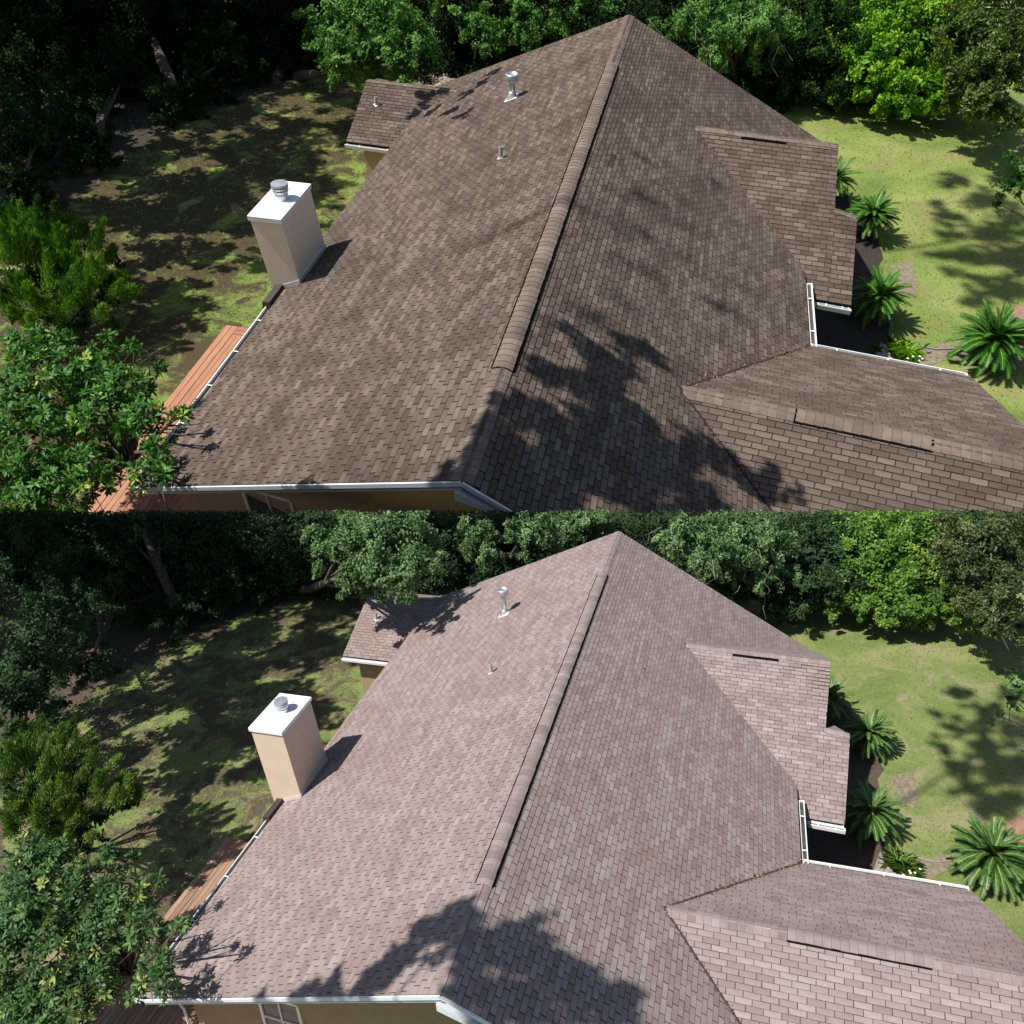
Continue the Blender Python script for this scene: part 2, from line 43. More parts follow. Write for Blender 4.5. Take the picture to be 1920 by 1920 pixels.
SHADE = [{'roof':[(-4.52,4.08,9.75,0.4),(-4.92,3.18,9.86,0.52),(-5.42,2.15,10.32,0.57),(-4.66,2.35,9.77,0.52),(-5.48,1.17,10.12,0.69),(-4.47,1.74,9.85,0.52),(-6.39,0.11,11.18,0.69),(-5.51,0.5,10.65,0.8),(-6.72,-0.68,11.24,0.52),(-3.69,1.39,9.33,0.57),(-3.38,2.39,9.39,0.46),(-2.32,2.16,8.68,0.46),(-5.59,-0.35,10.25,0.69),(-4.32,0.53,9.56,0.57),(-3.13,1.25,9.04,0.46),(-7.26,-0.68,11.41,0.23),(-5.32,1.38,10.58,0.57),(-6.44,-0.72,11.13,0.69),(-4.26,1.69,10.02,0.46)],'lawn':[(-6.72,21.96,25.39,0.62),(-6.15,20.62,25.59,1.0),(-7.87,19.08,26.13,0.69),(-7.05,17.97,26.31,1.0),(-6.92,16.29,26.52,1.12),(-8.1,15.05,26.56,0.62),(-6.78,14.5,25.21,0.62),(-5.24,22.35,26.1,0.75),(-8.38,17.66,26.21,0.5),(-5.72,19.37,25.93,1.12),(-5.81,16.8,25.37,1.12),(-7.87,16.36,25.87,0.75),(-7.26,13.94,25.22,0.62),(-7.08,14.68,26.66,0.88),(-8.42,19.96,26.54,0.38)],'soft':[(-24.95,8.02,40.98,0.5),(-24.29,9.57,40.07,0.5),(-25.14,6.56,41.93,0.6),(-24.27,7.99,40.7,0.6),(-24.39,5.76,41.49,0.7),(-24.11,7.04,41.27,0.7),(-23.75,4.17,40.28,0.5),(-23.37,5.29,39.87,0.5),(-23.09,5.98,40.17,0.6),(-22.5,7.33,39.47,0.6),(-21.43,5.83,38.3,0.6),(-21.44,7.08,38.64,0.6),(-24.63,2.15,41.44,0.6),(-22.88,3.24,38.75,0.6),(-22.03,3.36,38.33,0.5),(-23.02,4.24,40.19,0.5),(-20.91,4.94,38.31,0.5),(-21.12,6.09,39.02,0.5),(-24.31,0.58,40.48,0.4),(-23.92,1.37,39.98,0.4),(-23.6,8.28,41.36,0.5),(-21.64,10.06,38.48,0.5),(-23.21,8.71,39.79,0.5),(-22.53,10.36,38.95,0.5),(-21.17,6.63,39.28,0.5),(-20.06,8.13,37.88,0.5),(-21.59,3.63,38.84,0.4),(-22.13,4.61,40.03,0.4),(-24.2,4.06,40.07,0.4),(-24.56,5.08,40.81,0.4)],'woods':[(-37.56,34.48,1.29,1.45),(-35.21,33.16,1.52,1.46),(-34.53,33.88,1.27,1.64),(-32.81,32.73,3.86,1.72),(-34.24,34.89,5.0,1.7),(-31.59,33.23,5.84,1.66),(-32.64,35.87,7.74,1.41),(-30.17,33.72,8.45,1.29),(-31.64,36.45,10.73,1.52),(-31.06,37.03,12.69,1.56),(-29.94,37.49,13.21,1.44),(-35.17,29.19,1.53,1.65),(-33.99,29.41,2.2,1.4),(-31.3,30.17,1.52,1.4),(-31.27,30.4,1.96,1.62),(-29.97,30.61,3.81,1.34),(-30.3,31.56,4.92,1.63),(-30.51,32.2,7.08,1.51),(-28.88,31.6,9.18,1.52),(-27.41,30.9,9.51,1.26),(-27.3,30.64,10.88,1.6),(-26.94,31.52,12.46,1.5),(-26.04,32.27,13.98,1.53),(-32.45,24.9,2.44,1.15),(-30.16,25.32,2.07,1.14),(-30.41,27.59,2.45,1.44),(-29.59,27.64,2.03,1.4),(-27.19,26.21,3.2,1.13),(-28.44,28.65,5.74,1.23),(-26.73,26.96,6.59,1.35),(-26.89,28.65,8.03,1.31),(-25.24,27.5,8.63,1.35),(-26.46,29.4,10.07,1.38),(-24.3,28.38,11.19,1.3),(-23.55,28.85,11.87,1.5),(-30.87,24.04,1.91,1.24),(-29.06,23.88,1.51,1.27),(-27.82,24.7,1.36,1.34),(-26.58,24.02,2.19,1.4),(-27.1,25.15,4.04,1.18),(-25.27,23.68,3.88,1.36),(-24.44,23.83,4.42,1.12),(-24.76,25.21,6.59,1.44),(-24.47,26.23,8.0,1.32),(-23.27,26.5,10.05,1.44),(-22.62,25.07,11.84,1.31),(-28.3,20.38,1.61,1.33),(-26.93,20.06,1.6,1.3),(-25.93,20.94,1.78,1.06),(-25.22,21.67,2.06,1.07),(-25.27,22.19,2.67,1.1),(-23.92,22.11,4.08,1.15),(-23.9,22.81,5.14,1.38),(-22.76,21.87,5.46,1.12),(-23.55,23.24,7.54,1.35),(-21.74,22.04,8.82,1.06),(-20.62,22.16,10.7,1.34),(-27.44,17.9,2.08,1.2),(-25.41,18.0,1.6,1.25),(-25.19,18.55,2.36,1.19),(-24.09,19.48,1.63,1.19),(-22.03,18.71,2.15,1.08),(-22.42,19.89,3.44,0.97),(-20.97,19.71,5.09,1.28),(-20.81,20.71,5.99,1.31),(-19.99,19.56,7.95,1.05),(-32.5,28.8,1.52,1.15),(-32.3,27.91,0.67,1.15),(-30.71,29.22,2.15,1.15),(-30.81,28.3,1.8,1.15),(-30.93,30.49,4.59,1.15),(-30.67,29.59,3.63,1.15),(-29.38,30.89,5.72,1.15),(-29.27,29.97,5.01,1.15),(-28.34,31.25,8.1,1.15),(-28.16,30.34,7.27,1.15),(-27.94,31.49,10.7,1.15),(-27.44,30.61,9.36,1.15),(-24.24,32.73,18.51,1.15),(-23.82,31.85,17.29,1.15),(-23.33,32.98,19.47,1.15),(-23.4,32.04,19.05,1.15),(-23.08,33.16,21.5,1.15),(-22.29,32.32,19.68,1.15),(-21.92,33.46,22.46,1.15),(-22.21,32.49,22.41,1.15)],'yard':[(-24.85,15.89,1.4,0.97),(-24.11,15.78,1.42,1.14),(-23.75,16.62,2.44,0.99),(-22.5,17.51,1.34,0.93),(-21.59,17.79,1.29,1.25),(-20.9,16.73,2.96,1.13),(-20.42,16.84,4.47,1.12),(-20.03,17.42,5.12,1.08),(-20.27,18.42,6.55,1.08),(-19.81,18.53,7.02,1.01),(-18.89,17.93,8.28,1.01),(-24.06,13.81,1.24,1.14),(-24.27,14.97,2.3,1.13),(-22.54,14.7,1.82,1.08),(-21.74,14.51,2.49,1.07),(-19.61,14.78,1.7,1.11),(-19.23,15.44,2.2,1.05),(-19.56,15.95,4.17,1.15),(-19.2,16.5,4.58,0.96),(-18.09,15.82,5.44,1.14),(-18.37,16.37,6.96,1.15),(-19.15,14.27,2.21,1.11),(-18.69,14.42,3.74,1.08),(-18.33,14.72,4.42,1.03),(-17.94,14.86,5.56,0.85),(-16.95,14.9,5.51,1.1),(-17.43,12.63,1.24,1.05),(-17.43,12.65,3.46,0.91),(-15.71,12.82,4.66,0.86),(-17.29,10.75,2.48,0.8),(-15.69,9.87,1.49,0.98)]},{'roof':[(-7.51,-6.82,13.08,0.52),(-7.13,-6.25,13.04,0.57),(-6.84,-5.69,13.37,0.57),(-6.53,-5.89,14.28,0.46),(-8.53,-7.04,13.23,0.46),(-9.25,-7.24,13.14,0.4),(-5.4,-5.81,13.67,0.52),(-4.71,-5.7,12.93,0.57),(-4.18,-5.85,12.81,0.57),(-3.74,-5.94,12.86,0.46),(-5.75,-6.29,13.79,0.63),(-5.46,-6.73,13.44,0.46),(-5.08,-6.72,13.39,0.69),(-9.99,-7.02,12.22,0.34)],'lawn':[(-1.21,3.52,24.22,0.5),(-0.65,2.46,24.37,0.8),(-1.72,1.58,23.86,0.55),(-0.78,0.87,23.68,0.8),(-1.08,-1.02,24.93,0.9),(-2.13,-1.92,24.84,0.5),(-1.44,-2.13,24.32,0.5),(0.73,4.07,23.82,0.6),(-2.27,0.38,24.12,0.4),(-0.14,1.45,24.55,0.9),(-0.79,-0.79,25.11,0.9),(-2.13,-0.77,24.43,0.6),(-2.29,-3.03,25.24,0.5),(-0.98,-1.99,24.5,0.7),(-2.03,2.23,23.93,0.3)],'soft':[],'woods':[(-42.81,23.68,1.17,2.0),(-42.23,24.2,1.42,1.68),(-40.87,25.17,1.61,1.87),(-37.7,23.36,3.13,1.75),(-36.62,22.4,6.18,2.07),(-36.04,22.84,6.9,1.87),(-33.03,21.16,7.72,1.75),(-32.16,20.42,9.46,2.02),(-31.24,20.32,11.11,1.53),(-28.69,19.5,12.54,1.96),(-28.44,19.16,15.19,1.63),(-39.73,21.3,1.02,1.64),(-36.38,19.41,1.53,1.56),(-37.34,21.85,1.92,1.95),(-35.4,21.03,3.87,1.52),(-32.4,18.98,4.1,1.82),(-30.89,18.56,6.07,1.85),(-29.26,17.87,7.07,1.37),(-29.92,18.28,8.83,1.45),(-28.24,17.25,10.74,1.64),(-26.8,17.15,11.28,1.59),(-27.36,17.74,13.39,1.58),(-25.69,16.83,14.83,1.45),(-37.39,18.12,1.62,1.47),(-34.06,17.73,0.96,1.49),(-32.47,17.41,1.08,1.57),(-31.49,17.53,1.88,1.55),(-30.33,16.93,4.05,1.59),(-28.94,15.74,5.01,1.62),(-27.99,16.17,7.06,1.45),(-27.71,16.22,7.86,1.42),(-26.39,15.86,9.17,1.62),(-24.8,14.15,10.53,1.41),(-24.08,15.16,12.15,1.76),(-24.24,14.94,13.52,1.32),(-33.19,14.96,0.71,1.37),(-31.46,15.59,0.73,1.46),(-30.21,16.11,0.54,1.61),(-30.08,16.33,1.26,1.72),(-27.78,14.38,3.19,1.64),(-27.49,14.62,4.59,1.24),(-25.8,13.55,5.7,1.42),(-25.0,13.35,7.97,1.39),(-24.41,13.65,7.73,1.23),(-23.8,13.44,9.7,1.55),(-21.23,12.0,10.35,1.45),(-21.11,11.95,12.75,1.24),(-30.43,11.78,1.65,1.49),(-29.73,12.88,1.32,1.54),(-28.19,12.68,1.58,1.28),(-27.99,13.69,1.93,1.45),(-26.14,13.26,2.73,1.37),(-24.93,12.57,4.27,1.33),(-24.56,12.28,6.06,1.17),(-22.68,11.27,6.4,1.42),(-22.68,12.12,7.09,1.26),(-19.77,9.97,9.68,1.4),(-18.84,9.5,11.29,1.23),(-28.99,10.09,1.41,1.44),(-27.16,10.86,0.74,1.33),(-26.34,11.09,0.65,1.1),(-24.11,10.89,1.22,1.09),(-21.92,10.34,4.5,1.09),(-21.92,10.13,5.47,1.32),(-20.26,9.67,5.89,1.28),(-20.31,10.35,7.3,1.39),(-19.6,9.76,8.9,1.21),(-30.4,15.42,3.94,1.15),(-30.39,14.89,2.92,1.15),(-28.94,15.23,5.35,1.15),(-28.85,14.79,4.14,1.15),(-27.95,16.11,5.73,1.15),(-27.95,15.56,4.7,1.15),(-26.87,15.42,8.13,1.15),(-27.02,14.68,7.46,1.15),(-25.54,14.79,10.52,1.15),(-25.35,14.46,9.06,1.15),(-24.56,14.19,12.63,1.15),(-24.45,13.77,11.33,1.15),(-19.51,12.7,19.49,1.15),(-19.31,12.37,18.02,1.15),(-18.25,12.87,19.87,1.15),(-18.45,12.08,19.29,1.15),(-17.58,12.35,21.59,1.15),(-17.63,11.73,20.68,1.15),(-16.3,12.33,22.46,1.15),(-16.16,11.94,21.1,1.15)],'yard':[(-21.33,9.17,3.94,1.17),(-19.89,8.3,4.54,1.3),(-18.84,7.86,6.42,1.24),(-18.34,7.41,7.37,1.02),(-18.64,7.45,3.11,1.21),(-17.99,6.74,4.6,1.07),(-17.71,6.88,5.33,1.01),(-16.56,7.0,5.9,1.05),(-16.35,6.96,6.35,1.12),(-17.87,6.47,2.32,1.21),(-17.64,6.15,4.69,1.03),(-17.43,5.98,5.06,1.06),(-16.17,6.09,5.61,1.03),(-16.42,5.28,1.78,0.96),(-15.83,5.15,4.37,0.92),(-15.19,5.01,4.97,1.06)]}]

# ------------------------------------------------------------------ the two places: the far house stands up the slope behind the near one
PLACES = [
    dict(M=Matrix.Translation((-9.53507, 27.81125, -2.13356)) @ Matrix(((0.983897, -0.018708, 0.177755, 0), (0.087148, 0.918495, -0.385709, 0), (-0.156052, 0.394989, 0.905335, 0), (0, 0, 0, 1))) @ Matrix.Scale(3.85, 4),
         roof="brown", side="upper", key=0),
    dict(M=Matrix.Identity(4), roof="pale", side="lower", key=1),
]
NP = 2

# ------------------------------------------------------------------ materials
def new_mat(name):
    m = bpy.data.materials.new(name); m.use_nodes = True
    nt = m.node_tree; b = nt.nodes["Principled BSDF"]
    return m, nt, b
def node(nt, t, **kw):
    n = nt.nodes.new(t)
    for k, v in kw.items(): setattr(n, k, v)
    return n
def ramp(nt, fac, stops, interp='LINEAR'):
    r = node(nt, "ShaderNodeValToRGB"); r.color_ramp.interpolation = interp
    el = r.color_ramp.elements
    el[0].position, el[0].color = stops[0][0], (*stops[0][1], 1)
    el[1].position, el[1].color = stops[-1][0], (*stops[-1][1], 1)
    for p, c in stops[1:-1]:
        e = el.new(p); e.color = (*c, 1)
    nt.links.new(fac, r.inputs[0])
    return r.outputs[0]
def noise(nt, scale, detail=4, rough=.6, vec=None, dist=0):
    n = node(nt, "ShaderNodeTexNoise"); n.inputs["Scale"].default_value = scale; n.inputs["Detail"].default_value = detail
    n.inputs["Roughness"].default_value = rough; n.inputs["Distortion"].default_value = dist
    if vec is None:
        t = node(nt, "ShaderNodeTexCoord"); vec = t.outputs["Object"]
    nt.links.new(vec, n.inputs["Vector"])
    return n.outputs[0]
def mix(nt, fac, a, b, mode='MIX'):
    m = node(nt, "ShaderNodeMix", data_type='RGBA', blend_type=mode)
    for s, v in ((m.inputs[0], fac), (m.inputs[6], a), (m.inputs[7], b)):
        if isinstance(v, (int, float)): s.default_value = v
        elif isinstance(v, tuple): s.default_value = (*v, 1)
        else: nt.links.new(v, s)
    return m.outputs[2]
def mrange(nt, v, a, b, c=0., d=1.):
    m = node(nt, "ShaderNodeMapRange"); nt.links.new(v, m.inputs[0])
    for i, x in enumerate((a, b, c, d)): m.inputs[i+1].default_value = x
    return m.outputs[0]
def tone(nt):
    a = node(nt, "ShaderNodeAttribute"); a.attribute_name = "tone"
    return a.outputs["Fac"]
def bump(nt, b, h, strength=.3, dist=.01):
    n = node(nt, "ShaderNodeBump"); n.inputs["Strength"].default_value = strength; n.inputs["Distance"].default_value = dist
    nt.links.new(h, n.inputs["Height"]); nt.links.new(n.outputs[0], b.inputs["Normal"])

def plain(name, c, rough=.6, metal=0., var=.12, scale=6., bumps=.0):
    m, nt, b = new_mat(name)
    n = noise(nt, scale)
    lo = tuple(x*(1-var) for x in c); hi = tuple(min(1, x*(1+var)) for x in c)
    nt.links.new(ramp(nt, n, [(.3, lo), (.7, hi)]), b.inputs["Base Color"])
    b.inputs["Roughness"].default_value = rough; b.inputs["Metallic"].default_value = metal
    if bumps: bump(nt, b, noise(nt, 90, 3), bumps, .004)
    return m
def shingle_mat(name, stops, stain, grain):
    m, nt, b = new_mat(name)
    c = ramp(nt, tone(nt), stops)
    big = noise(nt, .55, 5, .65, dist=.6)
    c = mix(nt, mrange(nt, big, .46, .68, 0, .7), c, stain, 'MIX')
    mid = noise(nt, 3.5, 4)
    c = mix(nt, .5, c, ramp(nt, mid, [(.3, (.72, .72, .73)), (.7, (1.22, 1.21, 1.2))]), 'MULTIPLY')
    g = noise(nt, 130, 2, .7)
    c = mix(nt, grain, c, ramp(nt, g, [(.3, (.35, .35, .35)), (.7, (1.6, 1.6, 1.6))]), 'MULTIPLY')
    nt.links.new(c, b.inputs["Base Color"]); b.inputs["Roughness"].default_value = .95; b.inputs["Specular IOR Level"].default_value = .15
    bump(nt, b, g, .5, .004)
    return m
def leaf_mat(name, stops, rough=.45, trans=.3, spec=.4):
    m, nt, b = new_mat(name)
    c = ramp(nt, tone(nt), stops)
    nt.links.new(c, b.inputs["Base Color"]); b.inputs["Roughness"].default_value = rough; b.inputs["Specular IOR Level"].default_value = spec
    t = node(nt, "ShaderNodeBsdfTranslucent"); hs = node(nt, "ShaderNodeHueSaturation"); hs.inputs["Saturation"].default_value = 1.15; hs.inputs["Value"].default_value = 1.2
    nt.links.new(c, hs.inputs["Color"]); nt.links.new(hs.outputs[0], t.inputs["Color"])
    ms = node(nt, "ShaderNodeMixShader"); ms.inputs[0].default_value = trans
    out = nt.nodes["Material Output"]
    nt.links.new(b.outputs[0], ms.inputs[1]); nt.links.new(t.outputs[0], ms.inputs[2]); nt.links.new(ms.outputs[0], out.inputs["Surface"])
    return m
def lawn_mat(name, greens, straw, soil, dry_x, dry=.15):
    m, nt, b = new_mat(name)
    tc = node(nt, "ShaderNodeTexCoord"); P = tc.outputs["Object"]
    c = ramp(nt, noise(nt, .35, 6, .65, P, .8), [(.32, greens[0]), (.5, greens[1]), (.66, greens[2])])
    c = mix(nt, mrange(nt, noise(nt, .5, 6, .7, P, 1.2), .5, .66), c, straw)
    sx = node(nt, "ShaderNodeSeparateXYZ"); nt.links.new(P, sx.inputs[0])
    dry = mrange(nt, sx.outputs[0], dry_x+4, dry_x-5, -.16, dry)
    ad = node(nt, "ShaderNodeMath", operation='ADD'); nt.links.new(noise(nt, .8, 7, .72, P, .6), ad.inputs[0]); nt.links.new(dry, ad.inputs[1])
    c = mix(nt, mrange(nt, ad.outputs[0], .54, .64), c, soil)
    f = noise(nt, 22, 5, .75, P)
    c = mix(nt, .8, c, ramp(nt, f, [(.25, (.45, .45, .42)), (.75, (1.5, 1.5, 1.4))]), 'MULTIPLY')
    nt.links.new(c, b.inputs["Base Color"]); b.inputs["Roughness"].default_value = .95; b.inputs["Specular IOR Level"].default_value = .1
    bump(nt, b, f, .9, .06)
    return m
def wood_mat(name, a, c2):
    m, nt, b = new_mat(name)
    tc = node(nt, "ShaderNodeTexCoord"); mp = node(nt, "ShaderNodeMapping"); mp.inputs["Scale"].default_value = (9, .8, 9)
    nt.links.new(tc.outputs["Object"], mp.inputs[0])
    c = ramp(nt, tone(nt), [(0, a), (1, c2)])
    c = mix(nt, .7, c, ramp(nt, noise(nt, 3, 6, .7, mp.outputs[0]), [(.3, (.6, .58, .55)), (.7, (1.35, 1.35, 1.35))]), 'MULTIPLY')
    nt.links.new(c, b.inputs["Base Color"]); b.inputs["Roughness"].default_value = .6
    return m

MS = []
for k in range(NP):
    d = {}
    if k == 0:
        d['shingle'] = shingle_mat("brown_shingle", [(0, (.082, .060, .047)), (.35, (.108, .083, .067)), (.7, (.128, .100, .081)), (1, (.165, .132, .108))], (.058, .043, .034), .5)
        d['cap'] = shingle_mat("brown_cap_shingle", [(0, (.135, .105, .084)), (1, (.205, .166, .137))], (.12, .093, .075), .3)
        d['deck_under'] = plain("roof_felt_dark", (.016, .013, .011), .95)
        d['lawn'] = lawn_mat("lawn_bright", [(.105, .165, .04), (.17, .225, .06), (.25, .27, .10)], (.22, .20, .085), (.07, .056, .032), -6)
        d['leaf_bright'] = leaf_mat("oak_leaf", [(0, (.03, .085, .014)), (.5, (.11, .26, .05)), (1, (.24, .40, .12))], .55, .3, .25)
        d['leaf_vine'] = leaf_mat("vine_leaf", [(0, (.04, .12, .006)), (.5, (.14, .34, .016)), (1, (.33, .50, .04))], .5, .35, .3)
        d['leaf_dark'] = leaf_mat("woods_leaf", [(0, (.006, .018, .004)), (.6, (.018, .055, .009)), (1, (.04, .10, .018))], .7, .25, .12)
        d['leaf_olive'] = leaf_mat("olive_leaf", [(0, (.02, .05, .008)), (.5, (.08, .15, .02)), (1, (.20, .26, .07))])
        d['leaf_near'] = leaf_mat("broad_oak_leaf", [(0, (.014, .055, .008)), (.5, (.05, .16, .02)), (.85, (.12, .27, .04)), (1, (.34, .42, .06))], .5, .25, .3)
        d['leaf_cedar'] = leaf_mat("cedar_spray", [(0, (.03, .085, .010)), (.5, (.10, .23, .028)), (1, (.21, .36, .06))], .7, .25, .1)
        d['frond'] = leaf_mat("sago_frond", [(0, (.014, .06, .006)), (.5, (.036, .14, .013)), (1, (.24, .38, .05))], .45, .25, .35)
        d['mulch'] = plain("mulch_dark", (.03, .022, .017), .95, 0, .5, 14, .8)
    else:
        d['shingle'] = shingle_mat("mauve_shingle", [(0, (.212, .163, .156)), (.35, (.245, .197, .189)), (.7, (.265, .22, .21)), (1, (.295, .25, .24))], (.222, .166, .146), .28)
        d['cap'] = shingle_mat("mauve_cap_shingle", [(0, (.19, .155, .15)), (1, (.285, .24, .23))], (.235, .192, .178), .25)
        d['deck_under'] = plain("roof_felt", (.05, .036, .034), .95)
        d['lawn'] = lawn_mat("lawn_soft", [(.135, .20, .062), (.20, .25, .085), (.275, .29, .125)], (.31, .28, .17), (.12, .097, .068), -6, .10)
        d['leaf_bright'] = leaf_mat("oak_leaf_soft", [(0, (.05, .105, .035)), (.5, (.15, .26, .10)), (1, (.28, .39, .19))], .55, .3, .25)
        d['leaf_vine'] = leaf_mat("vine_leaf_soft", [(0, (.05, .115, .018)), (.5, (.13, .26, .04)), (1, (.25, .37, .075))], .5, .35, .3)
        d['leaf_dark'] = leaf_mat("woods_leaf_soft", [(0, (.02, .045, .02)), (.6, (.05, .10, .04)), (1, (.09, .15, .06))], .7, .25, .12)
        d['leaf_olive'] = leaf_mat("olive_leaf_soft", [(0, (.025, .045, .014)), (.5, (.075, .115, .034)), (1, (.17, .20, .075))])
        d['leaf_near'] = leaf_mat("broad_oak_leaf_soft", [(0, (.022, .055, .018)), (.5, (.06, .135, .038)), (.85, (.13, .23, .07)), (1, (.30, .36, .09))], .5, .25, .3)
        d['leaf_cedar'] = leaf_mat("cedar_spray_soft", [(0, (.045, .095, .02)), (.5, (.13, .23, .045)), (1, (.25, .35, .09))], .7, .25, .1)
        d['frond'] = leaf_mat("sago_frond_soft", [(0, (.03, .08, .018)), (.5, (.065, .15, .036)), (1, (.32, .40, .11))], .45, .25, .35)
        d['mulch'] = plain("mulch", (.075, .052, .04), .95, 0, .5, 14, .8)
    d['leaf_shade_toned'] = leaf_mat(("woods_leaf_shade_toned", "woods_leaf_shade_toned_soft")[k], [(0, (.003, .009, .003)), (.6, (.009, .026, .006)), (1, (.02, .05, .012))] if k == 0 else [(0, (.014, .03, .014)), (.6, (.036, .07, .03)), (1, (.07, .115, .05))], .75, .2, .1)  # shade of the back woods is put into this darker leaf colour
    d['stucco'] = plain(("stucco_tan", "stucco_beige")[k], ((.40, .29, .18), (.30, .22, .14))[k], .9, 0, .06, 2, .25)
    d['chimney'] = plain(("chimney_tan", "chimney_beige")[k], ((.84, .70, .555), (.64, .515, .395))[k], .9, 0, .05, 2.5, .25)
    MS.append(d)
M_white = plain("white_paint", (.80, .80, .79), .45, 0, .05, 3)
M_cap = plain("white_metal_cap", (.82, .83, .84), .4, 0, .06, 3)
M_fascia = plain("fascia_paint", (.62, .66, .70), .5, 0, .06, 3)
M_gutdark = plain("gutter_inside", (.05, .045, .04), .9, 0, .4, 8)
M_metal = plain("galvanised_metal", (.62, .65, .68), .38, .75, .1, 9)
M_pipe = plain("grey_pipe", (.42, .40, .37), .6, .1, .1, 9)
M_lead = plain("pale_flashing", (.66, .64, .60), .55, .2, .1, 6)
M_ventdark = plain("black_vent_mesh", (.006, .006, .006), 1.)
M_ventdark.node_tree.nodes['Principled BSDF'].inputs['Specular IOR Level'].default_value = 0.
M_browntrim = plain("brown_trim", (.045, .032, .027), .7)
M_bark = plain("bark", (.085, .068, .052), .95, 0, .45, 7, .8)
M_palmtrunk = plain("palm_trunk", (.06, .045, .033), .95, 0, .5, 16, .9)
M_palmheart = plain("palm_heart", (.42, .27, .15), .9, 0, .3, 20, .5)
M_deckw = [wood_mat("deck_wood_upper", (.23, .10, .052), (.36, .175, .10)), wood_mat("deck_wood_lower", (.24, .14, .092), (.36, .235, .165))]
M_deadfrond = plain("dead_frond", (.20, .13, .06), .9, 0, .3, 8)
M_brick = plain("brick_paving", (.26, .145, .105), .9, 0, .3, 5, .4)
M_stone = plain("grey_stone", (.26, .23, .215), .9, 0, .25, 5, .5)
M_dirt = plain("dirt", (.19, .16, .11), .95, 0, .4, 9, .6)
M_sand = plain("sandy_track", (.30, .26, .20), .95, 0, .25, 3, .5)
M_flower = plain("white_petal", (.82, .82, .70), .6)
M_twig = plain("pale_twig", (.20, .17, .14), .9, 0, .3, 12)
M_litter = leaf_mat("dry_leaf", [(0, (.05, .03, .015)), (.6, (.16, .09, .04)), (1, (.38, .24, .12))], .8, .1, .1)
M_blossom = leaf_mat("rust_leaf", [(0, (.16, .06, .03)), (1, (.30, .13, .07))], .6, .2, .2)
def glass_mat():
    m, nt, b = new_mat("window_glass"); n = noise(nt, 2)
    nt.links.new(ramp(nt, n, [(.3, (.05, .06, .07)), (.7, (.09, .10, .11))]), b.inputs["Base Color"]); b.inputs["Roughness"].default_value = .08
    return m
M_glass = glass_mat()

# ------------------------------------------------------------------ mesh helpers
class MB:
    """collects faces (with one tone value per face) and turns them into one mesh"""
    def __init__(s): s.v = []; s.f = []; s.t = []
    def add(s, vs, fs, tone=.5):
        o = len(s.v); s.v += [tuple(p) for p in vs]
        for f in fs: s.f.append([i+o for i in f]); s.t.append(tone)
    def prism(s, base, top, tone=.5, closed=True):
        n = len(base)
        fs = [list(range(n, 2*n))] + [[i, (i+1) % n, n+(i+1) % n, n+i] for i in range(n)]
        if closed: fs.append(list(range(n-1, -1, -1)))
        s.add(list(base)+list(top), fs, tone)
    def box(s, a, b, tone=.5):
        x0, y0, z0 = a; x1, y1, z1 = b
        s.prism([(x0, y0, z0), (x1, y0, z0), (x1, y1, z0), (x0, y1, z0)], [(x0, y0, z1), (x1, y0, z1), (x1, y1, z1), (x0, y1, z1)], tone)
    def bar(s, p, q, w, h, up=(0, 0, 1), tone=.5):
        """a box from p to q, w across and h along up, centred on the line"""
        p = Vector(p); q = Vector(q); d = (q-p).normalized(); sd = d.cross(Vector(up)).normalized()*w/2; u = sd.cross(d).normalized()*h/2
        s.prism([p-sd-u, p+sd-u, p+sd+u, p-sd+u][::-1], [q-sd-u, q+sd-u, q+sd+u, q-sd+u][::-1], tone)
    def tube(s, pts, rad, seg=7, tone=.5):
        pts = [Vector(p) for p in pts]; rings = []
        for i, p in enumerate(pts):
            d = (pts[min(i+1, len(pts)-1)]-pts[max(i-1, 0)]).normalized()
            a = d.orthogonal().normalized(); b = d.cross(a)
            rings.append([p+(a*math.cos(2*math.pi*j/seg)+b*math.sin(2*math.pi*j/seg))*rad[i] for j in range(seg)])
        vs = [p for r in rings for p in r]; fs = []
        for i in range(len(rings)-1):
            for j in range(seg): fs.append([i*seg+j, i*seg+(j+1) % seg, (i+1)*seg+(j+1) % seg, (i+1)*seg+j])
        fs.append(list(range(seg))[::-1]); fs.append([(len(rings)-1)*seg+j for j in range(seg)])
        s.add(vs, fs, tone)
    def lathe(s, c, prof, seg=20, tone=.5):
        vs = []; c = Vector(c)
        for r, z in prof: vs += [c+Vector((r*math.cos(2*math.pi*j/seg), r*math.sin(2*math.pi*j/seg), z)) for j in range(seg)]
        fs = [[i*seg+j, i*seg+(j+1) % seg, (i+1)*seg+(j+1) % seg, (i+1)*seg+j] for i in range(len(prof)-1) for j in range(seg)]
        fs.append([(len(prof)-1)*seg+j for j in range(seg)]); fs.append(list(range(seg))[::-1])
        s.add(vs, fs, tone)
    def mesh(s, name, mat, smooth=False):
        me = bpy.data.meshes.new(name); me.from_pydata(s.v, [], s.f)
        a = me.attributes.new("tone", 'FLOAT', 'FACE'); a.data.foreach_set("value", np.array(s.t, np.float32))
        for m in (mat if isinstance(mat, (list, tuple)) else [mat]): me.materials.append(m)
        if smooth: me.polygons.foreach_set("use_smooth", [True]*len(me.polygons))
        return me
